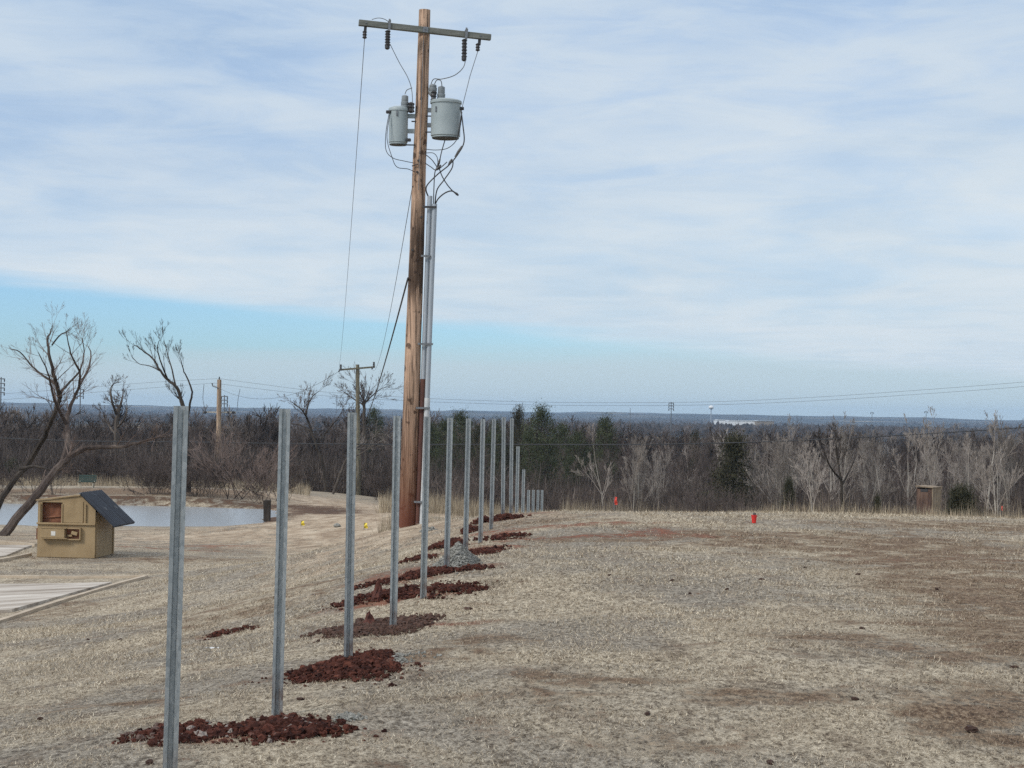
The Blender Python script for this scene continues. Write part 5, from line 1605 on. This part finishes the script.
# box blind
d = 78.0
x = px_at(918, d); z = P(917, 512, d)[2]; z = min(z, h1(x, d) + 1.2)
zt = P(917, 486.5, d)[2]
bb_ = empty('box_blind', (x, d, h1(x, d)), math.radians(-36)); bb_.scale = (.74, .66, 1); tag(bb_, 'brown box blind with a tan side standing in the weeds', 'blind')
hb = zt - h1(x, d); z0 = max(0.0, hb - 1.45)
m = MB(); m.box((.48, 0.02, z0 + (hb - z0) / 2 - .05), (.96, .04, hb - z0 - .1)); m.build('front_wall', M['shed_brown'], bb_)
m = MB(); m.box((.48, -.01, hb - .16), (.46, .03, .12)); m.build('window_slot', M['insul'], bb_)
m = MB(); m.box((1.0, .75, z0 + (hb - z0) / 2), (.05, 1.5, hb - z0)); m.build('side_wall', M['shed_tan'], bb_)
m = MB(); m.box((.0, .75, z0 + (hb - z0) / 2), (.04, 1.44, hb - z0 - .1)); m.build('side_wall', M['shed_brown'], bb_)
m = MB(); m.box((.5, 1.5, z0 + (hb - z0) / 2), (.94, .04, hb - z0 - .1)); m.build('rear_wall', M['shed_brown'], bb_)
m = MB(); m.box((.5, .75, hb), (1.12, 1.62, .05), Matrix.Rotation(.04, 3, 'Y')); m.build('roof', M['shed_tan'], bb_)
for a, b in ((.06, .06), (.94, .06), (.06, 1.44), (.94, 1.44)):
    m = MB(); m.box((a, b, z0 / 2), (.09, .09, z0 + .1)); m.build('leg', M['shed_tan'], bb_)

for k in range(7):
    xx_ = px_at(rnd.uniform(908, 950), 72 + k * .6); place_tree('bare_shrub', bush_vars[k % 5], xx_, 72 + k * .6, rnd.uniform(.45, .7), 'low bare shrub growing in front of the box blind', 'shrub', 'shrubs in front of the box blind', parts=('stem', 'crown'))
# markers
def marker(px, py_top, py_bot, d, w, mat, label, cat, name, cup=False, tilt=0):
    if cup: d = G(px, py_bot)[1]
    b = P(px, py_bot, d); t = P(px, py_top, d); gzz = h1(b[0], b[1])
    e = empty(name, (b[0], b[1], gzz)); tag(e, label, cat, 'coloured markers')
    hh = t[2] - gzz
    if cup:
        m = MB(); m.lathe([(w * .7, 0.0), (w * .75, .02), (w, hh * .78), (w * 1.08, hh * .80), (w * 1.08, hh * .84), (w * .3, hh * .86)], n=14); m.build('cap', mat, e, smooth=True)
        m = MB(); m.tube([(0, 0, hh * .8), (.01, 0, hh * 1.05)], .025, 6); m.build('stem', M['insul'], e)
    else:
        m = MB(); m.tube([(0, 0, -.1), (.0, 0, hh)], .006 + w * .03, 5); m.build('stake', M['hard'], e)
        fl = min(hh * .75, w * 2.6)
        m = MB(); n = 7; vs = []
        for i in range(n):
            for k in range(3): vs.append((tilt * .1 + (k / 2) * w * (1 - .15 * math.sin(i)), math.sin(i * 1.3 + k) * w * .22, hh - fl * i / (n - 1)))
        fs = [(i * 3 + k, i * 3 + k + 1, (i + 1) * 3 + k + 1, (i + 1) * 3 + k) for i in range(n - 1) for k in range(2)]
        vs2 = [(a, b + .006, c) for a, b, c in vs]; nv = len(vs)
        fs2 = [tuple(q + nv for q in f[::-1]) for f in fs]
        m.add(vs + vs2, fs + fs2); m.build('flag', mat, e, smooth=True)
    return e


marker(754, 513.5, 523, 29.2, .045, M['red'], 'small red plastic cap standing in the field near the crest', 'marker', 'red_cap', True)
marker(614, 497, 510, 37.5, .065, M['orange'], 'orange-red marker ribbon on a stake just behind the crest', 'marker flag', 'marker_flag')
marker(1001, 506, 511, 60, .06, M['orange'], 'faint reddish ribbon in the weeds near the right edge', 'marker flag', 'marker_flag')
marker(301, 521, 526, G(301, 527)[1], .11, M['yellow'], 'tiny yellow flag left of the sandy track', 'marker flag', 'marker_flag')
marker(364, 523, 529, G(364, 530)[1], .11, M['yellow'], 'tiny yellow flag between the third and fourth posts', 'marker flag', 'marker_flag')
g, d = G(212, 651.5)
m = MB()
vs = []
for i in range(6):
    for k in range(3): vs.append((-.055 + .022 * i, -.012 + .013 * k + .004 * i, .012 + .008 * math.sin(i * 2 + k * 1.7)))
m.add(vs, [(i * 3 + k, i * 3 + k + 1, i * 3 + 4 + k, i * 3 + 3 + k) for i in range(5) for k in range(2)])
o = m.build('paper_scrap', M['litter'], None); o.location = (g[0], g[1], g[2] + .02); tag(o, 'white paper scrap lying on the grass left of the second post', 'litter')
g, d = G(337, 527)
m = MB(); m.lathe([(.10, 0), (.13, .05), (.07, .11), (0.01, .13)], n=8); o = m.build('pale_stone', M['gravel'], None); o.location = (g[0], g[1], g[2]); tag(o, 'small pale stone on the sandy track', 'stone')
# broken chunk at the pole's foot
g, d = G(428, 531)
clods('concrete_chunk', g[0], g[1], .10, .12, .04, 14, .04, 77, M['gravel'], 'grey concrete chunk beside the conduit foot', 'rubble')

# ------------------------------------------------------------------ distant structures
def far_pole(px, py_t, py_b, d, w, label, arms=2):
    b = P(px, py_b, d); t = P(px, py_t, d); e = empty('transmission_pole', (b[0], b[1], b[2] - 3)); tag(e, label, 'transmission pole', 'far transmission poles')
    hh = t[2] - b[2] + 3
    m = MB(); m.tube([(0, 0, -6), (0, 0, hh)], [w * .6, w * .4], 6); m.build('mast', M['wire'], e)
    for k in range(arms):
        z = hh - (k + .4) * hh * .11
        m = MB(); m.box((0, 0, z), (w * 5.5, w * .7, w * .7)); m.build('arm', M['wire'], e)
        for sx in (-1, 1):
            m = MB(); m.lathe([(w * .2, 0), (w * .45, .2), (w * .45, .8), (w * .2, 1)], (sx * w * 2.4, 0, z - 1.1), 6); m.build('insulator', M['insul'], e)


far_pole(224, 395, 420, 620, .45, 'faint far mast seen just right of the pale tan pole', 3)
far_pole(80, 388, 412, 700, .5, 'faint far mast seen above the leaning trees', 3)
far_pole(0.5, 377, 410, 620, .5, 'faint far mast cut by the left edge', 4)
far_pole(671, 402, 422, 900, .5, 'far transmission mast left of the water tower', 3)
far_pole(630, 408, 424, 1000, .4, 'thin far mast above the orange-red marker', 0)
far_pole(872, 412, 422, 1300, .45, 'far crossbar mast on the skyline right of the white building', 1)
far_pole(926, 411, 424, 1200, .45, 'far crossbar mast on the skyline above the box blind', 1)
d = 2600
b = P(711, 418, d); t = P(711, 405.5, d)
wt = empty('water_tower', (b[0], b[1], b[2] - 4)); tag(wt, 'tiny white water tower on the skyline', 'water tower')
hh = t[2] - b[2] + 4
m = MB(); m.lathe([(1.1, -12), (.7, hh * .5), (.8, hh - 5)], n=12); m.build('stem', M['conduit'], wt, smooth=True)
m = MB(); m.lathe([(.9, hh - 6), (3.2, hh - 4.6), (3.9, hh - 3), (3.2, hh - 1), (1.4, hh), (0, hh + .1)], n=18); m.build('tank', M['white'], wt, smooth=True)
for (xa, xb, ya, yb, d, lb, dark_) in [(728, 758, 420.8, 421.6, 2300, 'long low white warehouse on the skyline right of the water tower', False), (717, 727, 420.2, 421, 2350, 'short white building left of the long warehouse', False), (757, 774, 420.9, 421.8, 2280, 'tan low building at the right end of the long warehouse', True)]:
    a = P(xa, yb, d); b = P(xb, yb, d); t = P(xb, ya, d)
    e = empty('warehouse', ((a[0] + b[0]) / 2, a[1], a[2] - 1)); tag(e, lb, 'building', 'skyline buildings')
    w = b[0] - a[0]; hh = t[2] - b[2] + 1
    m = MB(); m.box((0, 20, hh / 2 - 3), (w, 40, hh + 6)); m.build('wall', M['shed_tan'] if dark_ else M['white'], e)
    m = MB(); m.prism([(-w / 2 - .5, hh), (w / 2 + .5, hh), (w / 2 - 3, hh + .9), (-w / 2 + 3, hh + .9)], -.5, 40.5); m.build('roof', M['conduit_white'] if not dark_ else M['conduit'], e)

# ------------------------------------------------------------------ haze
hz = MB(); hz.box((0, 4100, 25 - 12), (17000, 9200, 78), None)
hz = MB(); hz.box((0, 4300, 15), (17000, 9700, 96), None)
ho = hz.build('haze', bpy.data.materials.new('haze_mat'), None)
hm = ho.data.materials[0]; hm.use_nodes = True; nt = hm.node_tree; nt.nodes.clear()
out = nt.nodes.new('ShaderNodeOutputMaterial'); vol = nt.nodes.new('ShaderNodeVolumePrincipled')
vol.inputs['Color'].default_value = (0.52, 0.74, 1.0, 1); vol.inputs['Density'].default_value = 0.00009; vol.inputs['Anisotropy'].default_value = 0.0
nt.links.new(vol.outputs[0], out.inputs['Volume'])
tag(ho, 'thin bluish haze filling the air over the valley', 'haze', kind='stuff')
ho.visible_shadow = True

# ------------------------------------------------------------------ sky and sun
SUN_EL, SUN_AZ = math.radians(38), math.radians(232)   # azimuth clockwise from +Y: behind left of the camera
w = bpy.data.worlds.new('World'); SC.world = w; w.use_nodes = True
nt = w.node_tree; nt.nodes.clear()
out = nt.nodes.new('ShaderNodeOutputWorld'); bg = nt.nodes.new('ShaderNodeBackground'); nt.links.new(bg.outputs[0], out.inputs[0])
bg.inputs['Strength'].default_value = 0.10
sky = nt.nodes.new('ShaderNodeTexSky'); sky.sky_type = 'NISHITA'; sky.sun_disc = False
sky.sun_elevation = SUN_EL; sky.sun_rotation = SUN_AZ; sky.air_density = 1.0; sky.dust_density = 0.6; sky.ozone_density = 1.5
tc = nt.nodes.new('ShaderNodeTexCoord'); sx = nt.nodes.new('ShaderNodeSeparateXYZ'); nt.links.new(tc.outputs['Generated'], sx.inputs[0])
X_, Y_, Z_ = sx.outputs
zc_ = mathn(nt, 'MAXIMUM', Z_, 0.012)
cmb = nt.nodes.new('ShaderNodeCombineXYZ')
nt.links.new(mathn(nt, 'DIVIDE', X_, zc_), cmb.inputs[0]); nt.links.new(mathn(nt, 'DIVIDE', Y_, zc_), cmb.inputs[1]); cmb.inputs[2].default_value = 0
plane = cmb.outputs[0]


def pn(scale, det, rough, dist=0.0, st=(1, 1, 1), rot=0.0):
    mp = nt.nodes.new('ShaderNodeMapping'); nt.links.new(plane, mp.inputs['Vector']); mp.inputs['Scale'].default_value = st; mp.inputs['Rotation'].default_value = (0, 0, rot)
    return noise_node(nt, mp.outputs[0], scale, det, rough, dist)


def dn(sc3, det, rough, dist=0.0):
    mp = nt.nodes.new('ShaderNodeMapping'); nt.links.new(tc.outputs['Generated'], mp.inputs['Vector']); mp.inputs['Scale'].default_value = sc3
    return noise_node(nt, mp.outputs[0], 1.0, det, rough, dist)


tex = pn(1.1, 9, 0.58, 0.3, (1, 0.55, 1), 0.35)
tex2 = dn((10, 10, 52), 9, 0.62, 0.5)
tex3 = dn((2.5, 2.5, 9), 4, 0.5, 0.3)
ltex = dn((4, 4, 70), 5, 0.55, 0.2)
# edge of the main deck, sloping down to the right
edge = mathn(nt, 'ADD', mathn(nt, 'ADD', Z_, mathn(nt, 'MULTIPLY', X_, 0.085)), mathn(nt, 'MULTIPLY', mathn(nt, 'SUBTRACT', ltex, 0.5), 0.022))
deck = sstep(nt, edge, 0.042, 0.054)
deck = mathn(nt, 'MULTIPLY', deck, mathn(nt, 'MULTIPLY_ADD', sstep(nt, tex2, 0.30, 0.62), 0.14, 0.86))
cc = mathn(nt, 'ADD', mathn(nt, 'MULTIPLY', tex, 0.30), mathn(nt, 'ADD', mathn(nt, 'MULTIPLY', tex2, 0.34), mathn(nt, 'MULTIPLY', tex3, 0.56)))
# near the horizon the deck is seen edge-on, whiter; higher it is blue-grey
hi = sstep(nt, mathn(nt, 'MULTIPLY_ADD', X_, -0.12, Z_), 0.06, 0.22)
c_low = ramp(nt, cc, [(0.45, (5.6, 6.8, 7.9)), (0.60, (6.7, 7.6, 8.3)), (0.72, (7.3, 8.0, 8.5))])
c_high = ramp(nt, cc, [(0.47, (4.0, 5.25, 7.0)), (0.54, (4.35, 5.7, 7.5)), (0.61, (5.1, 6.35, 7.9)), (0.70, (5.9, 6.95, 8.1))])
ccol = mixc(nt, hi, c_low, c_high)
over = sstep(nt, Z_, 0.25, 0.8)
ccol = mixc(nt, over, ccol, (9.5, 9.9, 10.6))
# low bands of pale mist under the blue gap
lowb = mathn(nt, 'SUBTRACT', 1.0, sstep(nt, mathn(nt, 'ADD', mathn(nt, 'MULTIPLY_ADD', X_, -0.03, Z_), mathn(nt, 'MULTIPLY', mathn(nt, 'SUBTRACT', ltex, 0.5), 0.030)), 0.024, 0.046))
skyc = mixc(nt, 1.0, sky.outputs[0], (0.80, 1.13, 1.58), 'MULTIPLY')
s1_ = mixc(nt, mathn(nt, 'MULTIPLY', lowb, 0.85), skyc, (5.5, 6.6, 7.2))
fin = mixc(nt, deck, s1_, ccol)
nt.links.new(fin, bg.inputs['Color'])

sd = bpy.data.lights.new('sun', 'SUN'); sd.energy = 2.1; sd.angle = math.radians(14); sd.color = (1, .955, .90)
so = bpy.data.objects.new('sun', sd); C.objects.link(so)
dirv = Vector((math.sin(SUN_AZ) * math.cos(SUN_EL), math.cos(SUN_AZ) * math.cos(SUN_EL), math.sin(SUN_EL)))
so.rotation_euler = dirv.to_track_quat('Z', 'Y').to_euler()

SC.view_settings.view_transform = 'Standard'; SC.view_settings.look = 'None'; SC.view_settings.gamma = 1; SC.view_settings.exposure = 0
SC.cycles.max_bounces = 6; SC.cycles.diffuse_bounces = 3; SC.cycles.volume_bounces = 1; SC.cycles.glossy_bounces = 3
SC.cycles.use_denoising = False
try:
    SC.cycles.denoiser = 'OPENIMAGEDENOISE'; SC.cycles.denoising_input_passes = 'RGB_ALBEDO_NORMAL'; SC.cycles.denoising_prefilter = 'ACCURATE'
except Exception: pass
